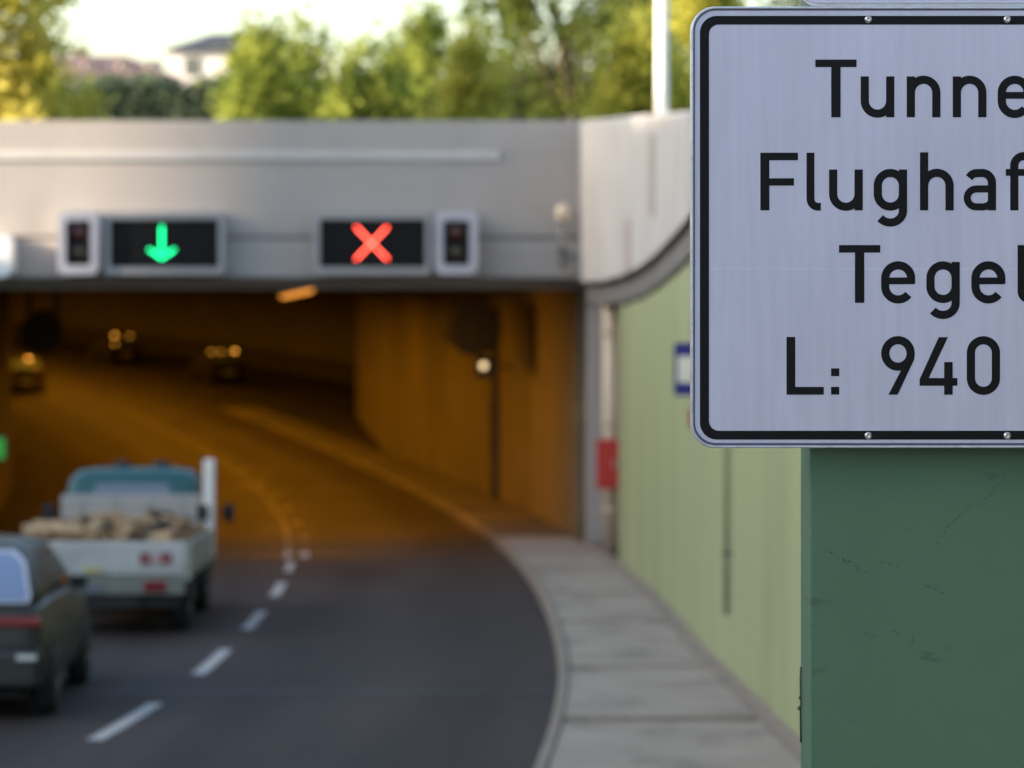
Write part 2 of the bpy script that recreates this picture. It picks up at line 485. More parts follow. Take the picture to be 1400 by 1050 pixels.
# ------------------------------------------------------------------ tunnel
tun = empty('road_tunnel', (0, 50, zr(50)), 0, 'wide concrete road tunnel mouth with flat lintel, lit orange inside', 'tunnel')
zP = lambda py, d=50: P(0, py, d).z
XL = -22.0
local(box('parapet', XL, 1.225, 50.02, 50.7, zP(213), zP(165), M_conc, tun, .012), tun)
local(box('ledge', XL, P(682, 0, 50).x, 49.955, 50.019, zP(219), zP(207), M_conc_l, tun, .012), tun)
zg = zP(325)
local(box('lintel_face', XL, 1.30, 50.0, 51.0, zg + .025, zP(213) - .003, M_conc, tun, .006), tun)
local(box('lintel_face', XL, 1.30, 50.0, 51.0, zP(380), zg - .025, M_conc, tun, .02), tun)
local(box('lintel_groove', XL + .1, 1.28, 50.05, 50.9, zg - .024, zg + .024, M_conc_d, tun), tun)
local(box('inner_lintel', XL, 1.9, 51.01, 51.7, zP(395, 51), zP(375, 51), M_conc, tun), tun)
local(box('median_pillar', up(-10.1, 50)[0], up(-9.4, 50)[0], 46.5, 51.3, zr(50) - .3, zP(380) - .004, M_conc_d, tun, .03), tun)  # nose extended forward to keep low sun off the right jamb
local(box('jamb', up(1.5, 50)[0] + .01, up(1.5, 50)[0] + .6, 50.02, 51.7, zr(50) - .2, zP(380) - .004, M_conc, tun, .02), tun)
def wallpoly(name, pts, th, m, h=5.4):
    rings = []
    for i, (x, y) in enumerate(pts):
        a = Vector(pts[max(0, i - 1)]); b = Vector(pts[min(len(pts) - 1, i + 1)])
        t = (b - a).normalized(); n = Vector((t.y, -t.x)) * th
        rings.append([(x, y, zr(y) - .2), (x + n.x, y + n.y, zr(y) - .2), (x + n.x, y + n.y, zr(y) + h), (x, y, zr(y) + h)])
    return local(loft(name, rings, m, tun), tun)
wallpoly('side_wall', [up(1.5, d) for d in frange(51.72, 86, 2)] + [(-3.75, 88.5), (-4.6, 97), (-5.5, 106)], .4, M_tunnel)
wallpoly('recess_wall', [(-5.52, 106.1), (-4.4, 106.6), (-.5, 107.2)], .4, M_tunnel)
wallpoly('outer_wall', [up(9.0, d) for d in frange(107.8, 262, 3)], .4, M_tunnel)
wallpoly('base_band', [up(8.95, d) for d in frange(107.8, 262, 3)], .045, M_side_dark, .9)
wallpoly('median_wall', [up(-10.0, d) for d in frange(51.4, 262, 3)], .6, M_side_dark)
wallpoly('outer_wall', [up(-20.6, d) for d in frange(51.4, 262, 3)], .4, M_tunnel)
e0, e1 = up(-21, 262.5), up(10, 262.5)
wallpoly('end_wall', [e0, e1], .4, M_tunnel)
def sec(d):
    a, b = up(-21.2, d), up(10, d)
    z = zr(d) + 5.2
    return [(a[0], a[1], z), (b[0], b[1], z), (b[0], b[1], z + .4), (a[0], a[1], z + .4)]
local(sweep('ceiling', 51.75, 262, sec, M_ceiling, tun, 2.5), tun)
# dark service duct and lamp at the right wall
x, y = up(1.5, 66)
sdct = empty('service_duct', (x, y, zr(66) + .13), heading(66) * 1.0, 'dark vertical service duct on the right tunnel wall below the fan', 'duct')
box('duct', -.16, -.005, -.17, .17, 0, 4.2, M_dark, sdct, .02)
box('cover_plate', -.175, -.161, -.13, .13, .9, 2.1, M_black, sdct)

# lamps along the ceiling
M_sod = mat('sodium_glass', (.9, .5, .2), .4, emit=(1.0, .36, .05), estr=.36)
M_hous = mat('lamp_housing', (.10, .09, .08), .6)
lamp_me = None
for k in range(17):
    dl = 57.5 + 8.0 * k
    x, y = up(-3.3, dl)
    lab = 'orange sodium lamp glowing just under the tunnel lintel' if k == 0 else 'orange sodium ceiling lamp deeper in the tunnel, hidden from the street by the lintel'
    L = empty('tunnel_lamp', (x, y, zr(dl) + (4.60 if k == 0 else 5.26)), heading(dl) + R(8), lab, 'lamp', 'sodium lamps along the tunnel ceiling')
    if k == 0:
        L.rotation_euler = (0, R(-12), heading(dl))
        tube_obj('hanger', [(0, 0, 0), (0, 0, .62)], .03, M_hous, L)
    if lamp_me is None:
        a = box('housing', -.36, .36, -.16, .16, -.09, 0, M_hous, L, .02)
        b = loft('lens', [rrect(-.34, .34, -.14, .14, .06), ] and [[(px, py, -.091) for px, py in rrect(-.34, .34, -.14, .14, .06)], [(px, py, -.14) for px, py in rrect(-.32, .32, -.12, .12, .06)], [(px, py, -.17) for px, py in rrect(-.26, .26, -.07, .07, .05)]], M_sod, L)
        lamp_me = (a.data, b.data)
        ld = bpy.data.lights.new('sodium_light', 'AREA')
        ld.shape = 'RECTANGLE'; ld.size = .6; ld.size_y = .2; ld.energy = 98.0; ld.color = (1.0, .37, .012); ld.spread = R(172)
    else:
        link(bpy.data.objects.new('housing', lamp_me[0]), L)
        link(bpy.data.objects.new('lens', lamp_me[1]), L)
    lo = link(bpy.data.objects.new('light', ld), L); lo.location = (0, 0, -.19)

# jet fans
def fan(px, py, d, r, lab):
    c = P(px, py, d)
    f = empty('jet_fan', c, heading(d), lab, 'fan', 'jet fans under the tunnel ceiling')
    lathe('casing', [(r * .82, -1.1), (r, -1.15), (r, 1.1), (r * .86, 1.15)], M_black, f, 28, 'y')
    lathe('inlet_ring', [(r * 1.001, -1.2), (r * 1.08, -1.2), (r * 1.08, -1.05), (r * 1.001, -1.05)], M_black, f, 28, 'y')
    lathe('hub', [(.001, -1.24), (r * .25, -1.17), (r * .25, -1.101)], M_black, f, 16, 'y')
    zc = zr(d) + 5.2 - c.z
    for sx in (-.3, .3):
        for sy in (-.7, .7):
            tube_obj('hanger', [(sx, sy, r * .9), (sx, sy, max(r + .05, zc))], .035, M_black, f, 8)
    for k in range(6):
        a = k * math.pi / 3
        b = box('vane', -.02, .02, -1.14, -1.105, r * .26, r * .8, M_black, f)
        b.rotation_euler = (0, a, 0)
fan(641, 446, 60.0, .50, 'large dark jet fan hanging under the tunnel ceiling near the right wall')
fan(60, 452, 66.0, .44, 'dark jet fan under the tunnel ceiling at the far left of the mouth')
c = P(661, 500, 63.5)
el = empty('emergency_lamp', c, 0, 'small white lit lamp in a dark blue box below the right jet fan', 'lamp')
box('case', -.16, .16, 0, .12, -.26, .19, mat('navy_box', (.02, .022, .06), .5), el, .01)
lathe('bulb', [(.001, -.06), (.05, -.05), (.07, -.015), (.07, -.001)], mat('bulb_glow', (.9, .85, .6), .4, emit=(1, .78, .42), estr=.5), el, 16, 'y')
wx, wy = up(1.5, 63.5)
box('wall_arm', .161, wx - c.x + .1, .03, .09, -.05, .02, M_dark, el)

# ------------------------------------------------------------------ lane signals on the lintel
M_frame = mat('signal_frame_grey', (.31, .30, .30), .5, var=.05, vscale=3)
M_frame2 = mat('signal_housing_white', (.44, .43, .47), .5, var=.05, vscale=3)
M_face = mat('signal_face_black', (.006, .006, .006), .6, spec=.15)
DS = 49.62
def capsule(bm, p, q, w, y0, y1):
    p, q = Vector(p), Vector(q); t = (q - p).normalized(); n = Vector((-t.y, t.x))
    ring = []
    a0 = math.atan2(n.y, n.x)
    for k in range(9): a = a0 + math.pi * k / 8; ring.append(p + Vector((math.cos(a), math.sin(a))) * w)
    for k in range(9): a = a0 + math.pi + math.pi * k / 8; ring.append(q + Vector((math.cos(a), math.sin(a))) * w)
    f = [bm.verts.new((v.x, y0, v.y)) for v in ring]; b = [bm.verts.new((v.x, y1, v.y)) for v in ring]
    bm.faces.new(f); bm.faces.new(b)
    for i in range(len(ring)):
        j = (i + 1) % len(ring); bm.faces.new((f[i], f[j], b[j], b[i]))
def lane_signal(px0, px1, cx, strokes, w, m, lab):
    s = F / DS
    c = P((px0 + px1) / 2, 332.5, DS)
    o = empty('lane_signal', c, 0, lab, 'lane signal', 'lane signals on the tunnel lintel')
    hw = (px1 - px0) / 2 / s; hh = 42.5 / s
    plate('cabinet', rrect(-hw, hw, -hh, hh, .07), .04, .36, M_frame, o)
    ringplate('bezel', rrect(-hw, hw, -hh, hh, .07), rrect(-hw + .085, hw - .085, -hh + .115, hh - .115, .012), -.02, .038, M_frame, o)
    plate('display_face', rrect(-hw + .086, hw - .086, -hh + .116, hh - .116, .011), .02, .0395, M_face, o)
    for i, (p, q) in enumerate(strokes):
        bm = bmesh.new()
        capsule(bm, ((p[0] - (px0 + px1) / 2) / s, -(p[1] - 332.5) / s), ((q[0] - (px0 + px1) / 2) / s, -(q[1] - 332.5) / s), w / s, .008 - .002 * i, .0195)
        bm_obj('light_bar', bm, m, o)
    return o
M_gl = mat('green_light', (.02, .2, .1), .4, emit=(.004, .80, .25), estr=2.3)
M_rl = mat('red_light', (.2, .03, .02), .4, emit=(1.0, .075, .045), estr=2.7)
lane_signal(143, 306, 221, [((221, 310), (221, 344)), ((204, 341), (221, 353)), ((238, 341), (221, 353))], 1.1, M_gl, 'lane signal showing a green down arrow on the tunnel lintel')
lane_signal(430, 589, 507, [((487, 311), (529, 354)), ((529, 311), (487, 354))], 1.2, M_rl, 'lane signal showing a red X on the tunnel lintel')
M_whitebox = mat('white_box_paint', (.78, .77, .75), .5)
def signal_head(px0, px1, lab, rim=.13, cy=332, hp=43):
    s = F / DS; c = P((px0 + px1) / 2, cy, DS)
    o = empty('traffic_signal', c, 0, lab, 'traffic signal', 'white framed signal heads on the tunnel lintel')
    hw = (px1 - px0) / 2 / s; hh = hp / s
    mf = M_frame2 if hp > 40 else M_whitebox
    plate('housing', rrect(-hw, hw, -hh, hh, .13), -.02, .36, mf, o)
    ringplate('rim', rrect(-hw, hw, -hh, hh, .13), rrect(-hw + rim, hw - rim, -hh + rim + .02, hh - rim - .02, .04), -.12, -.021, mf, o)
    plate('dark_panel', rrect(-hw + rim + .002, hw - rim - .002, -hh + rim + .022, hh - rim - .022, .035), -.04, -.0205, M_face, o)
    for h, cc in () if hp < 40 else ((.17, (.06, .008, .008)), (-.17, (.03, .02, .006))):
        lathe('lens', [(.001, -.062), (.09, -.055), (.13, -.0405)], mat('off_lens_%.2f' % h, cc, .25), o, 20, 'y', (0, 0, h))
signal_head(80, 136, 'white framed dark traffic signal left of the green arrow')
signal_head(595, 653, 'white framed dark traffic signal right of the red X')
signal_head(-52, 17, 'small bright white signal box cut off by the left picture edge', .27, 350, 28)

c = P(769, 290, 49.6)
wl = empty('wall_lamp', (c.x, 49.6, c.z - .95), 0, 'small cream lamp on a grey post fixed to the lintel near its right end', 'lamp')
tube_obj('post', [(0, .1, 0), (0, .1, .82)], .05, mat('post_grey', (.2, .2, .19), .6), wl)
box('bracket', -.06, .06, .05, .4, .25, .33, M_dark, wl)
lathe('lamp_head', [(.001, .80), (.08, .82), (.11, .90), (.10, 1.02), (.05, 1.08), (.001, 1.09)], mat('cream_plastic', (.72, .60, .42), .4), wl, 16, 'z', (0, .1, 0))
c = P(2, 613, 49.7)
ex = empty('exit_light', c, 0, 'small green lit marker on the dark median pillar at the left picture edge', 'marker light')
box('case', -.14, .07, 0, .12, -.2, .2, M_dark, ex, .01)
box('lit_panel', -.12, .05, -.008, -.001, -.17, .17, mat('green_panel_glow', (.05, .4, .05), .4, emit=(.06, .8, .08), estr=.06), ex)
box('arm', -1.1, -.141, .03, .09, -.03, .03, M_dark, ex)

# ------------------------------------------------------------------ the big sign in focus
SD = 6.5
S = F / SD
sg = empty('tunnel_sign', (P(1282, 0, SD).x, SD, P(0, 612.9, SD).z), 0, 'large white sign reading Tunnel Flughafen Tegel L: 940 m, black border, in front', 'sign')
def sx(px): return (px - 1282) / S
def sz(py): return (612.9 - py) / S
def sring(l, t, b, r): return rrect(sx(l), sx(2564 - l), sz(b), sz(t), r / S, 12)
# white retroreflective sheet with faint vertical streaks, specks and a horizontal seam scratch
def sign_white_mat():
    m = bpy.data.materials.new('retroreflective_white')
    m.use_nodes = True
    nt = m.node_tree; b = nt.nodes['Principled BSDF']; N = nt.nodes.new; Lk = nt.links.new
    tc = N('ShaderNodeTexCoord')
    def noise(sc, scale, detail=4):
        mp = N('ShaderNodeMapping'); mp.inputs['Scale'].default_value = sc; Lk(tc.outputs['Object'], mp.inputs['Vector'])
        n = N('ShaderNodeTexNoise'); n.inputs['Scale'].default_value = scale; n.inputs['Detail'].default_value = detail
        Lk(mp.outputs['Vector'], n.inputs['Vector']); return n.outputs['Fac']
    def rng(v, a, b_, c, d):
        r = N('ShaderNodeMapRange'); r.inputs['From Min'].default_value = a; r.inputs['From Max'].default_value = b_
        r.inputs['To Min'].default_value = c; r.inputs['To Max'].default_value = d; Lk(v, r.inputs['Value']); return r.outputs['Result']
    def mul(a, b_):
        x = N('ShaderNodeMath'); x.operation = 'MULTIPLY'; Lk(a, x.inputs[0]); Lk(b_, x.inputs[1]); return x.outputs[0]
    st = rng(noise((1, 1, .06), 55), .3, .7, .95, 1.04)
    cl = rng(noise((1, 1, .6), 4, 6), .3, .7, .93, 1.05)
    sp = rng(noise((1, 1, 1), 90, 3), .70, .78, 1.0, 1.18)
    v = mul(mul(st, cl), sp)
    # thin pale horizontal scratch
    sp3 = N('ShaderNodeSeparateXYZ'); Lk(tc.outputs['Object'], sp3.inputs['Vector'])
    sub = N('ShaderNodeMath'); sub.operation = 'SUBTRACT'; Lk(sp3.outputs['Z'], sub.inputs[0]); sub.inputs[1].default_value = (612.9 - 367.5) / S
    ab = N('ShaderNodeMath'); ab.operation = 'ABSOLUTE'; Lk(sub.outputs[0], ab.inputs[0])
    line = rng(ab.outputs[0], .0007, .0016, 1.10, 1.0)
    v = mul(v, line)
    mx = N('ShaderNodeMix'); mx.data_type = 'RGBA'; mx.blend_type = 'MULTIPLY'; mx.inputs['Factor'].default_value = 1
    mx.inputs['A'].default_value = (.425, .422, .53, 1); Lk(v, mx.inputs['B'])
    Lk(mx.outputs['Result'], b.inputs['Base Color'])
    b.inputs['Roughness'].default_value = .5
    b.inputs['Specular IOR Level'].default_value = .3
    return m
M_sw = sign_white_mat()
M_sb = mat('sign_black_film', (.006, .006, .007), .55, var=.15, vscale=20, spec=.12)
M_rim = mat('sign_rim_paint', (.50, .51, .55), .38, metal=.35, var=.1, vscale=25, dirt=(.25, .25, .25), dscale=40, damt=.6)
plate('face', sring(948.6, 13.4, 607.0, 30.5), 0, .004, M_sw, sg)
plate('back_plate', sring(944.8, 9.1, 612.4, 34), .0045, .030, M_alu, sg)
# folded rim: rounded cross-section sweeping round the sign
outer = [sring(944.3 + dx, 8.6 + dx, 612.9 - dx, max(2, 34 - dx)) for dx in (0.0, 0.0, .6, 1.6, 3.0, 4.0, 4.2)]
ys = (.028, .006, -.001, -.004, -.0035, .000, .004)
rings = [[(x, y, z) for x, z in r] for r, y in zip(outer, ys)]
o = loft('rim', rings, M_rim, sg, smooth=True, caps=False)
groove_o, groove_i = sring(948.55, 12.85, 608.65, 30), sring(950.0, 14.3, 605.6, 28.8)
ringplate('border', sring(956.9, 21.7, 601.0, 23), sring(969.3, 33.6, 588.9, 13.5), -.0006, -.0001, M_sb, sg)
ringplate('rim_groove', groove_o, groove_i, -.0008, -.0001, mat('groove_dark', (.06, .065, .12), .6), sg)

W = 11.3
def arcp(cx, cy, rx, ry, a0, a1, n=14):
    return [(cx + rx * math.cos(R(a0 + (a1 - a0) * i / n)), cy + ry * math.sin(R(a0 + (a1 - a0) * i / n))) for i in range(n + 1)]
def st(pts, w=W, closed=False): return ('s', pts, w, closed)
def stadium(cx, rx, y0, y1):
    return arcp(cx, y1 - rx, rx, rx, 0, 180, 16) + arcp(cx, y0 + rx, rx, rx, 180, 360, 16)
def pg(*pts): return ('p', pts)
GL = {
    'T': (56.5, [st([(0, 73.8), (56.5, 73.8)], 10.4), st([(28.2, 73), (28.2, 0)], 12.8)]),
    'F': (51.5, [st([(6.2, 0), (6.2, 79)], 12.4), st([(1, 73.8), (51.5, 73.8)], 10.4), st([(5, 39), (46, 39)], 10.0)]),
    'L': (51.0, [st([(6, 79), (6, 0)], 12), st([(1, 5.35), (51, 5.35)], 10.7)]),
    'l': (19.8, [st([(5.6, 79)] + arcp(16.1, 15.5, 10.5, 10.5, 180, 270, 8) + [(19.8, 5)], 10.8)]),
    'u': (46, [st([(5.6, 56)] + arcp(23, 22.4, 17.4, 17.4, 180, 360, 18)), st([(40.4, 56), (40.4, 0)])]),
    'n': (46, [st([(5.6, 56), (5.6, 0)]), st(arcp(23, 33.6, 17.4, 17.8, 180, 0, 18) + [(40.4, 0)])]),
    'h': (46, [st([(5.6, 79.5), (5.6, 0)]), st(arcp(23, 33.6, 17.4, 17.8, 180, 0, 18) + [(40.4, 0)])]),
    'm': (69, [st([(5.6, 56), (5.6, 0)]), st(arcp(20, 36.6, 14.4, 14.8, 180, 0, 18) + [(34.4, 0)]), st(arcp(48.8, 36.6, 14.4, 14.8, 180, 0, 18) + [(63.2, 0)])]),
    'e': (46.6, [st([(6, 30), (45, 30)], 9.4), st([(41, 26)] + arcp(23.3, 33.4, 17.7, 17.9, 0, 180, 18) + arcp(23.3, 22.6, 17.7, 18.0, 180, 322, 18))]),
    'g': (45.6, [st(stadium(22.8, 17.2, 5.2, 51.2), W, True), st([(40, 56), (40, 4)] + arcp(22.6, -.4, 17.4, 16.2, 0, -142, 16))]),
    'a': (45, [st([(8.2, 44.6), (11.5, 48.6), (16, 50.8)] + arcp(26, 37.7, 13.5, 13.5, 90, 0, 10) + [(39.5, 0)]),
               st([(39, 29.4), (18, 29.4)] + arcp(18, 17.1, 12.4, 12.3, 90, 270, 14)[1:] + [(28, 4.8), (34, 6.5), (39.5, 12)], 9.8)]),
    'f': (34, [st([(11.7, 0)] + arcp(24.7, 61.2, 13, 13, 180, 90, 10) + [(34, 74.2)]), st([(0, 52), (32, 52)], 9.4)]),
    '9': (46, [st(arcp(23, 56.4, 17.4, 18.2, 0, 360, 28)[:-1], W, True), pg((9.8, 0), (22.6, 0), (45.6, 49), (44.5, 56), (36.6, 56), (34.2, 47))]),
    '4': (51.7, [pg((26.2, 78.7), (38.9, 78.7), (12.6, 22.6), (8, 12.2), (0, 12.2), (0, 21)), st([(.3, 17.5), (51.7, 17.5)], 10.6), st([(39.4, 44.7), (39.4, 0)], 11.6)]),
    '0': (45.4, [st(stadium(22.7, 17.1, 5.2, 74.4), W, True)]),
    ':': (11.3, [st([(0, 5.35), (11.3, 5.35)], 10.7), st([(0, 30.7), (11.3, 30.7)], 10.7)]),
}
letter_cache = {}
def letter_mesh(ch):
    if ch in letter_cache: return letter_cache[ch]
    V = []; Fc = []
    for si, item in enumerate(GL[ch][1]):
        y = -.0003 - .0002 * si
        if item[0] == 'p':
            n = len(V)
            V += [(p[0] / S, y, p[1] / S) for p in item[1]]
            Fc.append(tuple(range(n, len(V))))
            continue
        _, pts, w, closed = item
        q = [Vector(p) for p in pts]
        q2 = [q[0]]
        for p in q[1:]:
            if (p - q2[-1]).length > .05: q2.append(p)
        q = q2
        if closed and (q[0] - q[-1]).length < .05: q.pop()
        N_ = len(q); n0 = len(V)
        for i in range(N_):
            a = q[(i - 1) % N_] if (closed or i > 0) else None
            b = q[(i + 1) % N_] if (closed or i < N_ - 1) else None
            t1 = (q[i] - a).normalized() if a is not None else None
            t2 = (b - q[i]).normalized() if b is not None else None
            if t1 is None: t1 = t2
            if t2 is None: t2 = t1
            t = (t1 + t2).normalized()
            k = 1 / max(.5, t.dot(t1))
            nn = Vector((-t.y, t.x)) * (w / 2 * k)
            for sgn in (1, -1):
                p = q[i] + nn * sgn
                V.append((p.x / S, y, p.y / S))
        for i in range(N_ if closed else N_ - 1):
            j = (i + 1) % N_
            Fc.append((n0 + 2 * i, n0 + 2 * i + 1, n0 + 2 * j + 1, n0 + 2 * j))
    me = bpy.data.meshes.new('letter')
    me.from_pydata(V, [], Fc); me.materials.append(M_sb); me.update()
    letter_cache[ch] = me
    return me
for base, items in ((160.4, [('T', 1114.6), ('u', 1176.7), ('n', 1239.7), ('n', 1302.6), ('e', 1364), ('l', 1427)]),
                    (287.7, [('F', 1039.5), ('l', 1102.5), ('u', 1133.5), ('g', 1194.5), ('h', 1257.8), ('a', 1316.7), ('f', 1375), ('e', 1417), ('n', 1480)]),
                    (414.0, [('T', 1147), ('e', 1204.6), ('g', 1266.5), ('e', 1328), ('l', 1391)]),
                    (539.6, [('L', 1075.3), (':', 1136.2), ('9', 1204.7), ('4', 1257.2), ('0', 1321.8), ('m', 1420)])):
    for ch, px in items:
        o = link(bpy.data.objects.new('letter', letter_mesh(ch)), sg)
        o.location = (sx(px), 0, sz(base))
M_scr = mat('zinc_screw', (.5, .5, .5), .3, metal=.9)
for px in (1187, 1377):
    for py in (26.5, 595.5):
        h = lathe('screw', [(5.2 / S, -.0008), (5.2 / S, -.002), (3.4 / S, -.0045), (1.7 / S, -.005), (1.6 / S, -.0038), (.001 / S, -.0038)], M_scr, sg, 16, 'y', (sx(px), 0, sz(py)))
# smaller sign above
up2 = empty('upper_sign', (P(1282, 0, SD).x, SD + .02, P(0, 7.5, SD).z), 0, 'lower edge of a plain grey sign right above the big tunnel sign', 'sign')
plate('plate', rrect(-187 / S, 187 / S, 0, .55, 22 / S, 10), .003, .028, M_rim, up2)
plate('face', rrect(-183 / S, 183 / S, 4 / S, .545, 19 / S, 10), -.001, .0025, M_sw, up2)

# green steel column carrying the signs
CD = 6.575
x0 = P(1107, 0, CD).x; x1 = x0 + .70
zb = zr(CD) + .12
gc = empty('steel_column', (x0, CD, zb), 0, 'dark green painted steel column behind the big sign', 'column')
def col_mat():
    m = mat('column_green', (.056, .124, .074), .55, var=.08, vscale=3, bump=.08, bscale=140, dirt=(.060, .102, .068), dscale=3.0, damt=.6)
    nt = m.node_tree; b = nt.nodes['Principled BSDF']
    src = b.inputs['Base Color'].links[0].from_socket
    tc = nt.nodes.new('ShaderNodeTexCoord'); mp = nt.nodes.new('ShaderNodeMapping')
    mp.inputs['Rotation'].default_value = (0, R(-35), 0); mp.inputs['Scale'].default_value = (3.2, 1, 11)
    nt.links.new(tc.outputs['Object'], mp.inputs['Vector'])
    n = nt.nodes.new('ShaderNodeTexNoise'); n.inputs['Scale'].default_value = 2.2; n.inputs['Detail'].default_value = 9; n.inputs['Roughness'].default_value = .72
    nt.links.new(mp.outputs['Vector'], n.inputs['Vector'])
    r = nt.nodes.new('ShaderNodeMapRange'); r.inputs['From Min'].default_value = .60; r.inputs['From Max'].default_value = .67; r.inputs['To Max'].default_value = .6
    nt.links.new(n.outputs['Fac'], r.inputs['Value'])
    mx = nt.nodes.new('ShaderNodeMix'); mx.data_type = 'RGBA'
    nt.links.new(r.outputs['Result'], mx.inputs['Factor']); nt.links.new(src, mx.inputs['A']); mx.inputs['B'].default_value = (.035, .055, .04, 1)
    nt.links.new(mx.outputs['Result'], b.inputs['Base Color'])
    return m
M_colg = col_mat()
H = ZC + 1.2 - zb
box('shaft', 0, .70, 0, .205, .02, H, M_colg, gc, .004)
box('base_plate', -.08, .78, -.08, .285, 0, .02, M_dark, gc)
for bx in (-.05, .75):
    for by in (-.05, .255):
        lathe('anchor_bolt', [(.016, .02), (.016, .045), (.008, .046), (.008, .07), (.001, .07)], M_alu, gc, 8, 'z', (bx, by, 0))
yb = .16
wz = lambda py: P(0, py, CD + yb).z - zb
def crack(pts, w, seed):
    rg_ = random.Random(seed); V = []; Fc = []
    P2 = []
    for (a, b), (c_, d_) in zip(pts, pts[1:]):
        for k in range(14):
            t = k / 14; P2.append((a + (c_ - a) * t + rg_.uniform(-1.2, 1.2), b + (d_ - b) * t + rg_.uniform(-1.2, 1.2)))
    for i, (a, b) in enumerate(P2):
        q = P(a, b, CD); ww = w * rg_.uniform(.15, 1.0)
        V += [(q.x - x0, -.0006, q.z - zb + ww), (q.x - x0 + ww, -.0006, q.z - zb - ww)]
        if i and rg_.random() > .3: Fc.append((2 * i - 2, 2 * i - 1, 2 * i + 1, 2 * i))
    mesh_obj('paint_crack', V, Fc, mat('crack_dark', (.028, .044, .034), .7), gc)
crack([(1376, 632), (1372, 655), (1352, 678), (1325, 694), (1300, 715), (1284, 738), (1276, 756)], .0010, 3)
crack([(1128, 752), (1160, 768), (1200, 792)], .0022, 4)
crack([(1140, 760), (1180, 785)], .0016, 5)
crack([(1205, 768), (1232, 776)], .0014, 8)
crack([(1255, 795), (1292, 812)], .0018, 6)
crack([(1202, 838), (1222, 862), (1246, 880), (1250, 862)], .0018, 7)
M_wire = mat('old_wire', (.035, .045, .03), .6)
tube_obj('seam_wire', [(-.004, yb, wz(1015)), (-.005, yb, wz(968)), (-.004, yb, wz(962)), (-.005, yb, wz(930)), (-.004, yb, wz(912))], .0022, M_wire, gc, 6)
lathe('wire_knot', [(.001, -.005), (.0045, -.003), (.0045, .003), (.001, .005)], M_wire, gc, 8, 'z', (-.007, yb, wz(968)))
lathe('wire_knot', [(.001, -.004), (.003, -.002), (.003, .002), (.001, .004)], M_wire, gc, 8, 'z', (-.006, yb, wz(954)))
for pz in (.12, .84):                          # brackets between sign and column
    box('sign_bracket', .03, .67, -.043, -.002, P(0, 612.9, SD).z - zb + pz, P(0, 612.9, SD).z - zb + pz + .05, M_alu, gc)
box('sign_bracket', .08, .5, -.025, -.002, P(0, 7.5, SD).z - zb + .2, P(0, 7.5, SD).z - zb + .25, M_alu, gc)

# ------------------------------------------------------------------ vehicles
M_glass = mat('car_glass', (.02, .025, .03), .05, spec=.9, coat=1.0)
M_tail = mat('tail_red', (.17, .010, .010), .25, coat=.6)
M_tyre = mat('tyre', (.018, .018, .018), .85)
M_rimw = mat('wheel_rim', (.33, .33, .34), .35, metal=.8)
M_plate = mat('number_plate', (.55, .55, .53), .5)
def wheel(parent, x, y, r, w, side):
    z = r
    t = lathe('wheel', [(r * .62, -w / 2), (r * .93, -w / 2), (r, -w * .32), (r, w * .32), (r * .93, w / 2), (r * .62, w / 2)], M_tyre, parent, 28, 'x', (x, y, z))
    xo = x + side * (w / 2 - .02)
    lathe('rim', [(.001, xo + side * .01), (r * .2, xo + side * .012), (r * .3, xo - side * .03), (r * .55, xo - side * .02), (r * .62, xo + side * .01), (r * .63, xo - side * .1)], M_rimw, t, 20, 'x', (0, y, z))
    for k in range(5):
        a = 2 * math.pi * k / 5
        c, s_ = math.cos(a), math.sin(a)
        bm = bmesh.new()
        tube(bm, [(xo, y + c * r * .15, z + s_ * r * .15), (xo - side * .005, y + c * r * .58, z + s_ * r * .58)], [.03, .022], 6)
        bm_obj('spoke', bm, M_rimw, t, True)
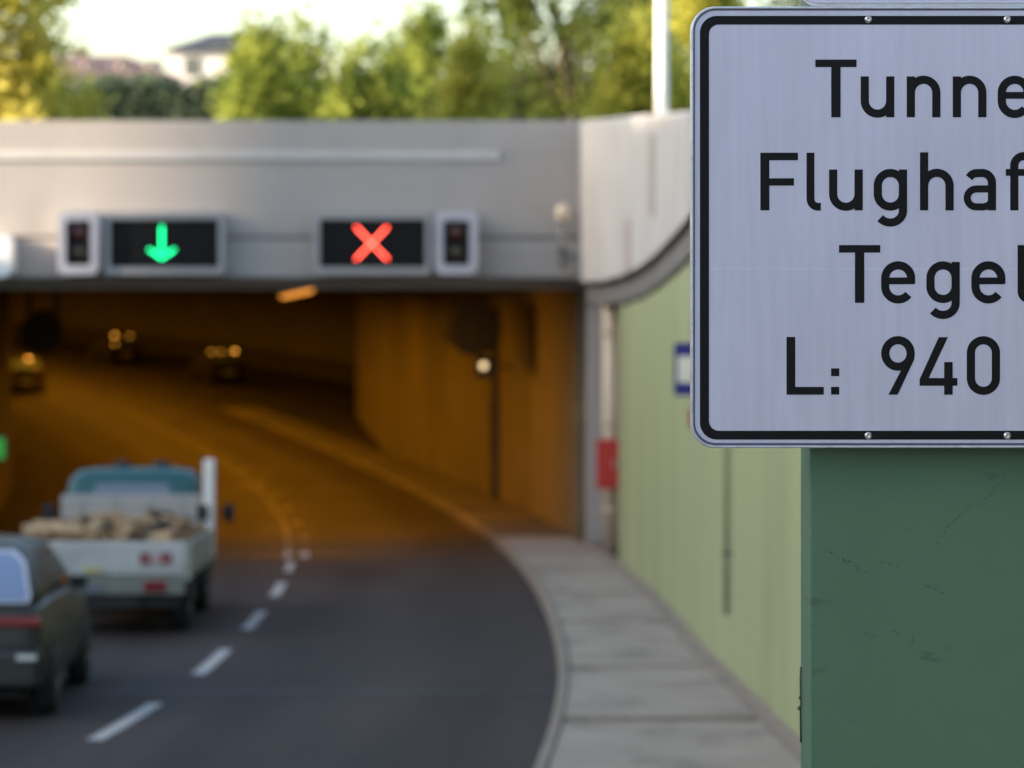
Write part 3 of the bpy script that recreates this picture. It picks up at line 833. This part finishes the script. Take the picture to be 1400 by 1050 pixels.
def car(loc, rz, paint, lab, group=None, frame=None, lights=None):  # frame: rear glass border, may carry sky reflection; lights: beads imitating lamp reflections
    c = empty('car', loc, rz, lab, 'car', group)
    # lower body: sections along the length (y = 0 rear)
    def ring(y, w, zb, zs, zt):
        half = [(w * .80, zb), (w * .93, zb + .06), (w * .985, .42), (w, .60), (w * .985, zs), (w * .93, zt - .02), (w * .86, zt)]
        return [(x, y, z) for x, z in half] + [(-x, y, z) for x, z in reversed(half)]
    st_ = [(0.02, .70, .30, .72, .86), (.06, .79, .26, .74, .91), (.25, .845, .22, .76, .94), (.7, .86, .2, .76, .955), (1.6, .865, .2, .76, .945), (2.5, .86, .2, .75, .93),
           (2.95, .855, .2, .72, .905), (3.4, .84, .2, .68, .84), (3.75, .79, .22, .60, .74), (3.92, .70, .26, .52, .64), (3.97, .6, .32, .48, .56)]
    body = loft('body', [ring(*a) for a in st_], paint, c, True)
    md = body.modifiers.new('es', 'EDGE_SPLIT'); md.split_angle = R(38)
    # greenhouse: horizontal rings
    def hr(z, y0, y1, w0, w1, r):
        n = 6; out = []
        for cx, cy, a0 in ((w1 - r, y1 - r, 0), (-w1 + r, y1 - r, 90), (-w0 + r, y0 + r, 180), (w0 - r, y0 + r, 270)):
            for k in range(n + 1):
                a = R(a0 + 90 * k / n); out.append((cx + r * math.cos(a), cy + r * math.sin(a), z))
        return out
    G = [(.90, .13, 3.02, .76, .76, .16), (1.06, .23, 2.78, .73, .715, .15), (1.22, .40, 2.50, .665, .655, .16), (1.33, .55, 2.26, .605, .60, .17), (1.385, .68, 2.10, .545, .545, .18), (1.418, .85, 1.9, .43, .43, .18), (1.43, 1.05, 1.7, .28, .28, .14)]
    gh = loft('cabin', [hr(*g) for g in G], paint, c, True)
    def gy(z, i):                              # interpolate rear edge / front edge / half widths
        return interp([(g[0], g[i]) for g in G], z)
    def glass(name, pts, m, parent=c): return mesh_obj(name, pts, [tuple(range(len(pts)))], m, parent)
    # rear window; its border can carry a painted sky reflection
    za, zt_ = .965, 1.315
    def rw(x, z, off): return (x, gy(z, 1) - off, z)
    fw = frame or paint
    def rgrid(w0, w1, z0, z1, off):
        rows = []
        for k in range(9):
            t = k / 8
            z = z0 + (z1 - z0) * t; w = (w0 + (w1 - w0) * t) * (1 - .16 * max(0, (t - .7) / .3) ** 2.2 - .05 * max(0, (.15 - t) / .15) ** 2)
            rows.append([rw(x, z, off + .02 * (1 - (x / .7) ** 2)) for x in [w * q / 4 for q in range(-4, 5)]])
        V = [p for r_ in rows for p in r_]; Fq = []
        for i in range(8):
            for j in range(8): Fq.append((i * 9 + j, i * 9 + j + 1, (i + 1) * 9 + j + 1, (i + 1) * 9 + j))
        return V, Fq
    V1, F1 = rgrid(.70, .585, za - .02, zt_ + .045, .004); fr = mesh_obj('window_border', V1, F1, fw, c, True)
    V1, F1 = rgrid(.665, .555, za + .0, zt_ + .022, .010); mesh_obj('rear_window', V1, F1, mat('sky_reflection_glass', (.15, .20, .31), .12, spec=.8, coat=1.0), c, True)  # sky reflection put into the glass colour
    for s_ in (1, -1):
        sw = lambda y, z, o=.006: (s_ * (gy(z, 4) + o), y, z)
        glass('side_window', [sw(.62, .97), sw(1.38, .97), sw(1.38, 1.30), sw(.80, 1.30)][::s_], M_glass)
        glass('side_window', [sw(1.46, .97), sw(2.55, .97), sw(2.14, 1.30), sw(1.46, 1.30)][::s_], M_glass)
        box('door_handle', min(s_ * .855, s_ * .885), max(s_ * .855, s_ * .885), 1.35, 1.52, .74, .765, M_black, c, .006)
        m_ = box('wing_mirror', min(s_ * .78, s_ * .93), max(s_ * .78, s_ * .93), 2.32, 2.42, .92, 1.03, M_black, c, .03)
        box('tail_light', min(s_ * .40, s_ * .79), max(s_ * .40, s_ * .79), .0, .12, .755, .845, M_tail, c, .02)
        for wy in (.62, 3.18): wheel(c, s_ * .77, wy, .30, .19, s_)
        box('wheel_arch', min(s_ * .70, s_ * .873), max(s_ * .70, s_ * .873), .29, .95, .22, .585, M_black, c, .12, 4)
        box('wheel_arch', min(s_ * .70, s_ * .866), max(s_ * .70, s_ * .866), 2.85, 3.51, .22, .575, M_black, c, .12, 4)
        box('head_light', min(s_ * .42, s_ * .72), max(s_ * .42, s_ * .72), 3.80, 3.93, .55, .66, M_rimw, c, .02)
    glass('windscreen', [(-.66, gy(.98, 2) + .006, .98), (.66, gy(.98, 2) + .006, .98), (.56, gy(1.31, 2) + .006, 1.31), (-.56, gy(1.31, 2) + .006, 1.31)], M_glass)
    box('rear_bumper', -.80, .80, -.06, .22, .24, .60, mat('bumper_black', (.010, .010, .011), .4), c, .07, 4)
    box('front_bumper', -.74, .74, 3.86, 4.04, .24, .50, mat('bumper_black', (.010, .010, .011), .4), c, .06, 4)
    box('number_plate', -.26, .26, -.072, -.061, .46, .57, M_plate, c)
    box('reflector', .60, .76, -.07, -.061, .50, .54, M_alu, c)
    box('reflector', -.76, -.60, -.07, -.061, .50, .54, M_alu, c)
    box('hatch_handle', -.14, .14, -.012, .05, .87, .905, M_black, c, .01)
    box('underbody', -.66, .66, .15, 3.85, .17, .30, M_black, c)
    for lx, lz, lm in lights or ():  # added glowing beads imitating tunnel lamps reflected on the car
        lathe('hatch_glint', [(.001, -.03), (.04, -.02), (.05, 0), (.04, .02), (.001, .03)], lm, c, 10, 'z', (lx, gy(lz, 1) - .03, lz))
    return c
def slope(d): return math.atan((zr(d + .5) - zr(d - .5)))
P_olive = mat('olive_grey_paint', (.024, .023, .014), .5, spec=.3, coat=.12, var=.06, vscale=2, dirt=(.028, .027, .018), dscale=3, damt=.5)
cc = car((-4.63, 24.3, zr(24.3)), -.012, P_olive, 'dark olive hatchback cut off by the left picture edge, following the pickup', None, mat('sky_glint_border', (.42, .43, .48), .35, coat=.2))  # pale border imitates sky reflected along the rear glass edge
cc.rotation_euler = (slope(25), 0, .042)
M_glint = mat('bright_glint', (.6, .2, .03), .3, emit=(1.0, .40, .05), estr=4.0)  # emission imitates sodium light mirrored in roof and hatch glass
M_glint2 = mat('dim_glint', (.6, .2, .03), .3, emit=(1.0, .40, .05), estr=1.3)
P_dark = mat('dark_blue_paint', (.008, .008, .009), .6, spec=.1)
for u, d, lab, lamps in ((3.8, 125, 'dark car with added amber glints in the tunnel, right of the two farthest cars', ((-.62, 1.38, M_glint2), (-.2, 1.36, M_glint2), (.42, 1.39, M_glint))),  # lamps: glowing beads standing in for reflections on each car
                  (3.8, 142, 'farthest dark car with added amber glints, upper left inside the tunnel', ((-.36, 1.40, M_glint), (-.5, 1.02, M_glint2), (.36, 1.36, M_glint2))),
                  (-5.5, 121, 'dark car beneath the left jet fan, at the left edge inside the tunnel', ((.22, 1.39, M_glint),))):
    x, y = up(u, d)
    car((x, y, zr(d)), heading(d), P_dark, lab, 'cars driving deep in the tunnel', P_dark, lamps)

# flatbed pickup with firewood
TD = 32.6
tk = empty('flatbed_pickup', (-4.50, TD, zr(TD)), 0, 'small teal cab flatbed pickup loaded with firewood entering the tunnel', 'pickup truck')
tk.rotation_euler = (slope(34), 0, heading(34) + .005)
M_bed = mat('worn_white_boards', (.44, .45, .43), .55, var=.12, vscale=3, dirt=(.25, .24, .21), dscale=5, damt=.7)
M_bed2 = mat('grey_side_boards', (.26, .275, .24), .6, var=.12, vscale=3, dirt=(.16, .16, .13), dscale=5, damt=.7)
M_teal = mat('teal_paint', (.008, .075, .075), .45, coat=.15, var=.08, vscale=3)
M_head = mat('beige_grey_board', (.36, .34, .31), .6, var=.1, vscale=3)
HW = .985
tg = box('tailgate', -HW, HW, 0, .045, .66, 1.02, M_bed, tk, .012)
for z in (.74, .84, .94): box('pressed_rib', -HW + .06, HW - .06, -.012, -.001, z, z + .022, M_bed, tg, .004)
Memb = mat('faded_red_print', (.22, .06, .06), .6)
box('red_emblem', .43, .55, -.02, -.0125, .775, .90, Memb, tg); box('red_emblem', .66, .78, -.02, -.0125, .775, .90, Memb, tg)
box('pale_emblem', .56, .65, -.02, -.0125, .79, .88, mat('pink_print', (.42, .30, .29), .6), tg)
box('yellow_sticker', -.18, .02, -.02, -.0125, .69, .735, mat('yellow_print', (.5, .45, .12), .6), tg)
for s_ in (-1, 1):
    x = s_ * HW
    sb_ = box('side_board', min(x, x - s_ * .045), max(x, x - s_ * .045), .05, 3.0, .66, 1.02, M_bed2, tk, .01)
    for z in (.76, .9): box('pressed_rib', min(x, x + s_ * .012), max(x, x + s_ * .012), .1, 2.95, z, z + .025, M_bed2, sb_)
    box('corner_post', min(x - s_ * .07, x + s_ * .005), max(x - s_ * .07, x + s_ * .005), -.03, .05, .60, 1.03, M_bed2, tk, .008)
    box('tail_light', min(s_ * .48, s_ * .72), max(s_ * .48, s_ * .72), -.02, .06, .475, .595, M_tail, tk, .01)
    box('mudguard', min(s_ * .66, s_ * .94), max(s_ * .66, s_ * .94), .50, 1.20, .30, .63, M_black, tk, .05)
    wheel(tk, s_ * .80, .85, .315, .22, s_); wheel(tk, s_ * .78, 3.72, .315, .2, s_)
    box('mirror_arm', min(s_ * .86, s_ * 1.05), max(s_ * .86, s_ * 1.05), 3.95, 3.98, 1.16, 1.18, M_black, tk)
    box('wing_mirror', min(s_ * 1.03, s_ * 1.17), max(s_ * 1.03, s_ * 1.17), 3.92, 3.99, 1.06, 1.27, M_black, tk, .02)
box('bed_floor', -HW + .046, HW - .046, .046, 3.0, .60, .66, M_bed2, tk)
box('lamp_bar', -.92, .92, .0, .10, .44, .62, mat('grimy_lamp_bar', (.16, .165, .145), .6, var=.15, vscale=4), tk, .015)
box('number_plate', -.46, .04, -.012, -.001, .455, .565, mat('dirty_plate', (.11, .13, .14), .5), tk)
box('chassis', -.42, .42, .05, 4.6, .30, .60, M_black, tk)
box('rear_crossbar', -.85, .85, .12, .22, .30, .44, M_black, tk)
hb_ = box('headboard', -.83, .83, 3.02, 3.07, .66, 1.42, M_head, tk, .01)
for x in (-.6, -.2, .2, .6): box('stiffener', x - .02, x + .02, 3.0, 3.019, .7, 1.38, M_head, hb_)
def hr2(z, y0, y1, w, r):
    out = []
    for cx, cy, a0 in ((w - r, y1 - r, 0), (-w + r, y1 - r, 90), (-w + r, y0 + r, 180), (w - r, y0 + r, 270)):
        for k in range(7):
            a = R(a0 + 15 * k); out.append((cx + r * math.cos(a), cy + r * math.sin(a), z))
    return out
loft('cab', [hr2(.40, 3.12, 4.95, .84, .12), hr2(.95, 3.12, 4.98, .86, .12), hr2(1.30, 3.14, 4.55, .82, .12), hr2(1.60, 3.22, 4.15, .76, .12), hr2(1.70, 3.34, 4.0, .66, .14), hr2(1.725, 3.5, 3.85, .5, .1)], M_teal, tk, True)
M_rw = mat('cab_rear_glass', (.10, .11, .14), .15, coat=1.0)
cwy = lambda z: 3.14 + (z - 1.3) * (.08 / .3) - .008
mesh_obj('rear_window', [(-.50, cwy(1.33), 1.33), (.50, cwy(1.33), 1.33), (.43, cwy(1.55), 1.55), (-.43, cwy(1.55), 1.55)], [(0, 1, 2, 3)], M_rw, tk)
for s_ in (-1, 1):
    mesh_obj('side_window', [(s_ * .845, 3.5, 1.0), (s_ * .845, 4.6, 1.0), (s_ * .782, 4.1, 1.55), (s_ * .782, 3.5, 1.55)], [(0, 1, 2, 3)], M_glass, tk)
for x in (-.18, .30):
    lathe('beacon', [(.12, 1.70), (.13, 1.74), (.10, 1.79), (.001, 1.81)], M_black, tk, 16, 'z', (x, 3.72, 0))
box('white_post', .865, 1.0, 2.98, 3.12, .66, 1.84, mat('white_paint', (.72, .70, .66), .5), tk, .02)
box('dark_bracket', .80, .93, 2.93, 2.975, 1.12, 1.30, M_black, tk)
# firewood
M_wood = [mat('firewood_%d' % i, c_, .85, var=.25, vscale=9, stretch=(1, 1, 1)) for i, c_ in enumerate(((.33, .205, .095), (.22, .13, .06), (.40, .27, .14), (.07, .042, .022)))]
log_me = []
for i in range(6):
    bm = bmesh.new()
    n = 7 if i % 2 else 9
    L_ = .30; rr = .062 + .012 * (i % 3)
    ra = [rr * rnd.uniform(.75, 1.15) for _ in range(n)]
    if i % 2:
        ra = [q if k < 4 else q * .45 for k, q in enumerate(ra)]
    ends = []
    for z in (-L_ / 2, L_ / 2):
        ends.append([bm.verts.new((math.cos(2 * math.pi * k / n) * ra[k], z + rnd.uniform(-.015, .015), math.sin(2 * math.pi * k / n) * ra[k])) for k in range(n)])
    for k in range(n):
        bm.faces.new((ends[0][k], ends[0][(k + 1) % n], ends[1][(k + 1) % n], ends[1][k]))
    bm.faces.new(ends[0][::-1]); bm.faces.new(ends[1])
    me = bpy.data.meshes.new('firewood_log'); bmesh.ops.recalc_face_normals(bm, faces=bm.faces); bm.to_mesh(me); bm.free()
    me.materials.append(M_wood[(0, 1, 2, 3, 3, 1)[i]]); log_me.append(me)  # dark variant stands in for shaded gaps between the logs
TM = Matrix.Translation(tk.location) @ tk.rotation_euler.to_matrix().to_4x4()
k = 0
spots = []
for iy in range(9):
    for ix in range(10):
        x = -.765 + ix * .17; y = .22 + iy * .315
        top = 5 + round(1.3 * math.exp(-((x - .1) / .75) ** 4 - ((y - 1.5) / 1.3) ** 4) + rnd.uniform(-.9, .6))
        edge = ix in (0, 9) or iy == 0
        for lvl in range(max(0, top - (3 if edge else 2)), top): spots.append((x, y, lvl))
for k, (x, y, lvl) in enumerate(spots):
    z = .66 + .07 + lvl * .078
    x += rnd.uniform(-.05, .05); y += rnd.uniform(-.05, .05)
    o = bpy.data.objects.new('firewood_log', log_me[k % 6]); link(o)
    ang = rnd.choice((0, math.pi / 2)) + rnd.uniform(-.35, .35)
    x = max(-.78, min(.78, x)); y = max(.25, min(2.78, y))
    o.matrix_world = TM @ Matrix.Translation((x, y, z)) @ Matrix.Rotation(ang, 4, 'Z') @ Matrix.Rotation(rnd.uniform(-.2, .2), 4, 'X') @ Matrix.Rotation(rnd.uniform(0, 6), 4, 'Y')
    tag(o, 'split firewood log heaped on the flatbed of the teal pickup', 'log', 'firewood on the pickup bed')

# ------------------------------------------------------------------ trees, hedge, houses, pole
def leaves(pts, size, seed):
    rg = np.random.default_rng(seed)
    n = len(pts)
    a = rg.normal(size=(n, 3)); a /= np.linalg.norm(a, axis=1)[:, None]
    b = rg.normal(size=(n, 3)); b -= a * (a * b).sum(1)[:, None]; b /= np.linalg.norm(b, axis=1)[:, None]
    sz = size * rg.uniform(.6, 1.3, size=(n, 1))
    a *= sz; b *= sz * .55
    V = np.stack([pts - a, pts + b, pts + a, pts - b], axis=1).reshape(-1, 3)
    return V
def leaf_obj(name, V, m, parent):
    n = len(V) // 4
    me = bpy.data.meshes.new(name)
    me.vertices.add(len(V)); me.vertices.foreach_set('co', V.astype(np.float32).ravel())
    me.loops.add(4 * n); me.loops.foreach_set('vertex_index', np.arange(4 * n, dtype=np.int32))
    me.polygons.add(n); me.polygons.foreach_set('loop_start', np.arange(0, 4 * n, 4, dtype=np.int32)); me.polygons.foreach_set('loop_total', np.full(n, 4, dtype=np.int32))
    me.materials.append(m); me.update(); me.validate()
    return link(bpy.data.objects.new(name, me), parent)
def tree(loc, h, base, rx, seed, m, nclump, per, lsize, lab, upright=.5, spread=.30, group='trees above the tunnel mouth', name='tree'):
    rg = np.random.default_rng(seed)
    t = empty(name, loc, 0, lab, 'tree', group)
    bm = bmesh.new()
    lean = rg.uniform(-.15, .15, 2)
    trunk = [(lean[0] * k * h / 5, lean[1] * k * h / 5, h * .75 * k / 4) for k in range(5)]
    tr = max(.06, h * .02)
    tube(bm, trunk, [tr * (1 - .19 * k) for k in range(5)], 8)
    tips = []
    for k in range(nclump):
        f = rg.uniform(0, 1)
        z = base + (h - base) * f
        prof = math.sin(math.pi * min(1, (f * .86 + .14))) ** .55
        a = rg.uniform(0, 2 * math.pi); r = rx * prof * math.sqrt(rg.uniform(.08, 1.0))
        tips.append((r * math.cos(a) + lean[0] * z * .8, r * math.sin(a) + lean[1] * z * .8, z))
    P_ = []
    for k, tp in enumerate(tips):
        tp = np.array(tp)
        s0 = np.array(trunk[min(4, max(0, int(4 * max(0, tp[2] - .35 * h * upright) / (h * .75))))])
        mid = (s0 + tp) / 2 + np.array([0, 0, -.06 * h * upright])
        if k % 2 == 0:
            tube(bm, [s0, mid, tp], [tr * .35, tr * .22, tr * .06], 5)
        n = int(per * rg.uniform(.5, 1.4))
        c = rg.normal(size=(n, 3)) * np.array([spread, spread, spread * (1 + upright * .7)]) * rg.uniform(.7, 1.35)
        P_.append(tp + c)
    P_ = np.concatenate(P_)
    P_ = P_[P_[:, 2] > .15]
    bm_obj('trunk', bm, M_leafbark, t, True)
    leaf_obj('crown', leaves(P_, lsize, seed + 1), m, t)
    return t
ML_y = leaf_mat('leaf_sunny_yellow_green', (.42, .39, .06), (.68, .60, .15), .8, .55)
ML_b = leaf_mat('leaf_fresh_green', (.26, .28, .045), (.56, .53, .11), 1.1, .55)
ML_m = leaf_mat('leaf_mid_green', (.085, .135, .028), (.34, .385, .08), 1.3, .5)
ML_d = leaf_mat('leaf_dark_green', (.045, .07, .02), (.11, .14, .032))
ML_h = leaf_mat('leaf_hedge', (.085, .125, .085), (.11, .15, .10))
def gl(px, d): return ((px - 700) * d / F, d, ZG + (d - 50) * .0014)
tree(gl(12, 58), 7.5, .1, 2.05, 3, ML_y, 170, 110, .12, 'bright yellow green feathery tree at the left picture edge above the tunnel', .7, .28)
tree(gl(345, 63), 3.0, .1, .75, 5, ML_m, 44, 100, .10, 'green upright tree just right of the white house with the blue roof', .8, .20)
tree(gl(420, 66), 3.4, .1, .8, 8, ML_m, 40, 90, .10, 'green tree above the lintel between the arrow and the red X', .8, .20)
tree(gl(490, 63), 2.9, .1, .72, 17, ML_m, 38, 90, .10, 'low green tree directly above the left half of the red X signal', .8, .20)
tree(gl(560, 66), 3.4, .1, .9, 13, ML_m, 42, 90, .10, 'green loose tree straight above the right half of the red X signal', .8, .20)
tree(gl(635, 61), 2.8, .1, .7, 21, ML_b, 38, 90, .10, 'smaller sunlit green tree right of the tree above the red X', .6, .20)
tree(gl(800, 84), 11.0, 2.0, 3.0, 34, ML_d, 80, 105, .15, 'tall dark green tree with sky gaps behind the sunlit bush', .3, .36)
tree(gl(865, 60), 3.1, .1, .9, 55, ML_b, 56, 110, .10, 'sunlit yellow green bush left of the white lamp post', .5, .22)
tree(gl(945, 64), 4.6, .1, 1.0, 77, ML_b, 50, 110, .10, 'sunlit yellow green tree right of the white lamp post, behind the sign', .6, .24)
tree(gl(1010, 78), 9.5, 2.0, 3.0, 91, ML_d, 60, 110, .15, 'dark green tree peeking over the top edge of the big sign', .3, .4)
# hedge
hx0, hx1, hy = gl(60, 86)[0], gl(900, 86)[0], 86
hg = empty('hedge', ((hx0 + hx1) / 2, hy, ZG), 0, 'long dark green clipped hedge behind the trees, below the houses', 'hedge')
rg = np.random.default_rng(4)
hz = P(0, 106, 86).z - ZG
n = 26000
pts = np.stack([rg.uniform(hx0 - hg.location.x, hx1 - hg.location.x, n), rg.uniform(-.8, .8, n), rg.uniform(.0, hz, n)], 1)
pts[:, 2] += .12 * np.sin(pts[:, 0] * 1.7) + .08 * np.sin(pts[:, 0] * 4.1)
keep = (np.abs(pts[:, 1]) > .5) | (pts[:, 2] > hz - .4)
leaf_obj('foliage', leaves(pts[keep], .12, 9), ML_h, hg)
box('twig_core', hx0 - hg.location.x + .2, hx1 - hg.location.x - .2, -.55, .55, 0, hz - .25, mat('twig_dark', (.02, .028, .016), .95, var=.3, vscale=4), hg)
# houses
def house(px0, px1, d, eave_py, ridge_py, depth, wallm, roofm, hip, lab, floors, dormers=()):
    x0, x1 = gl(px0, d)[0], gl(px1, d)[0]; cx = (x0 + x1) / 2; hw = (x1 - x0) / 2
    ze = P(0, eave_py, d).z - ZG; zt = P(0, ridge_py, d).z - ZG
    h = empty('house', (cx, d, ZG), 0, lab, 'house')
    box('wall', -hw, hw, 0, depth, -1, ze, wallm, h)
    e = .35; ry = depth / 2
    V = [(-hw - e, -e, ze), (hw + e, -e, ze), (hw + e, depth + e, ze), (-hw - e, depth + e, ze), (-hw + hip, ry, zt), (hw - hip, ry, zt)]
    V += [(v[0], v[1], v[2] - .12) for v in V[:4]]
    mesh_obj('roof', V, [(0, 1, 5, 4), (1, 2, 5), (2, 3, 4, 5), (3, 0, 4), (6, 9, 8, 7), (0, 6, 7, 1), (1, 7, 8, 2), (2, 8, 9, 3), (3, 9, 6, 0)], roofm, h)
    nW = max(2, int(2 * hw / 2.6))
    for fl in range(floors):
        for k in range(nW):
            x = -hw + (k + .5) * 2 * hw / nW; z = ze - 1.75 - 2.9 * fl
            w = box('window', x - .6, x + .6, -.04, -.002, z, z + 1.35, mat('window_frame_white', (.6, .6, .6), .5), h)
            box('pane', x - .53, x - .03, -.05, -.041, z + .07, z + 1.28, M_glass, w); box('pane', x + .03, x + .53, -.05, -.041, z + .07, z + 1.28, M_glass, w)
    for x in dormers:
        f = .35
        zd = ze + (zt - ze) * .25
        dm = box('dormer', x - .32, x + .32, ry * .2, ry * .9, zd - .4, zd + .35, wallm, h)
        box('pane', x - .2, x + .2, ry * .2 - .03, ry * .2 - .003, zd, zd + .25, M_glass, dm)
        box('dormer_roof', x - .4, x + .4, ry * .15, ry * .95, zd + .353, zd + .42, roofm, dm)
    box('chimney', hw * .3, hw * .3 + .7, ry - .3, ry + .4, zt - .6, zt + .5, mat('chimney_brick', (.16, .12, .11), .9), h)
house(232, 420, 190, 68, 40, 9, mat('house_white', (.60, .57, .57), .8, var=.05), mat('slate_blue_roof', (.022, .026, .042), .8, var=.1, vscale=2), 2.2, 'white house with dark blue hipped roof behind the hedge', 4)
house(-160, 222, 170, 100, 70, 9, mat('house_cream', (.55, .50, .47), .8, var=.05), mat('mauve_brown_roof', (.13, .085, .085), .8, var=.12, vscale=2), 2.6, 'long house with mauve brown roof and pale dormers left of the white house', 3, (3.6, 5.6, 7.2))
house(655, 770, 175, 108, 95, 9, mat('house_sand', (.58, .48, .38), .8), mat('house_roof_tan', (.30, .22, .17), .8), 1.5, 'sand coloured low house glimpsed through the trees above the tunnel', 3)
# lamp post behind the wall
d = 39.0
c = P(905, 156, d)
lp = empty('lamp_post', (c.x, d, ZC + .55), 0, 'tall white lamp post standing behind the right wall coping', 'lamp post')
Mw = mat('white_post_paint', (.70, .68, .64), .45, var=.05, vscale=3)
tube_obj('shaft', [(0, 0, 0), (0, 0, 1.2), (0, 0, 6.5)], [.088, .086, .06], Mw, lp, 20)
lathe('base_collar', [(.09, 0), (.12, .0), (.12, .35), (.09, .4)], Mw, lp, 20)
box('access_door', -.05, .05, -.098, -.086, .5, .9, Mw, lp, .003)
tube_obj('arm', [(0, 0, 6.45), (-.4, 0, 6.7), (-1.2, 0, 6.8)], [.05, .045, .04], Mw, lp)
box('lantern', -1.9, -1.15, -.15, .15, 6.72, 6.86, M_alu, lp, .03)

# left side of the cutting: retaining wall and an added unseen block shaped to shade the ramp
lw = empty('retaining_wall', (up(-20.6, 20)[0], 20, zr(20)), 0, 'concrete retaining wall on the far left of the ramp, outside the picture', 'wall')
def sec(d):
    x = up(-20.6, d)[0]
    return [(x - .5, d, zr(d) - .5), (x, d, zr(d) - .5), (x, d, ZC + 2.7), (x - .5, d, ZC + 2.7)]  # top raised to block low sun from the tunnel jamb
local(sweep('wall_core', -30, 49.9, sec, M_conc, lw, 3), lw)
BX = -46.0
ab = empty('added_shade_block', (BX, -20, ZG), 0, 'added unseen block left of the ramp, shaped to shade it from the sun', 'sun blocker')
HB = ZC + 14.35 - ZG
Mab = mat('shade_block_surface', (.50, .44, .36), .85, var=.06)
YB1 = 47.8
box('wall', -11, 0, -55, YB1, -1, HB, Mab, ab)
box('roof', -11.4, .4, -55.4, YB1 + .4, HB + .003, HB + .3, mat('flat_roof', (.12, .11, .11), .9), ab)
box('shade_tower', -11.2, .2, YB1 + .42, 56.2, -1, HB + 11.5, Mab, ab)  # added tower, gives the shadow on the portal an upright edge
box('tower_roof', -11.35, .35, YB1 + .41, 56.35, HB + 11.503, HB + 11.8, MATS['flat_roof'], ab)
wme = None
for fl in range(4):
    for k in range(26):
        y = -52 + k * 3.9
        if wme is None:
            w = box('window', .002, .05, -.7, .7, 0, 1.5, mat('window_frame_white', (.6, .6, .6), .5), ab)
            p = box('pane', .051, .06, -.62, .62, .08, 1.42, M_glass, w)
            wme = (w.data, p.data)
        else:
            w = link(bpy.data.objects.new('window', wme[0]), ab); link(bpy.data.objects.new('pane', wme[1]), w)
        w.location = (0, y, 1.2 + 3.1 * fl)
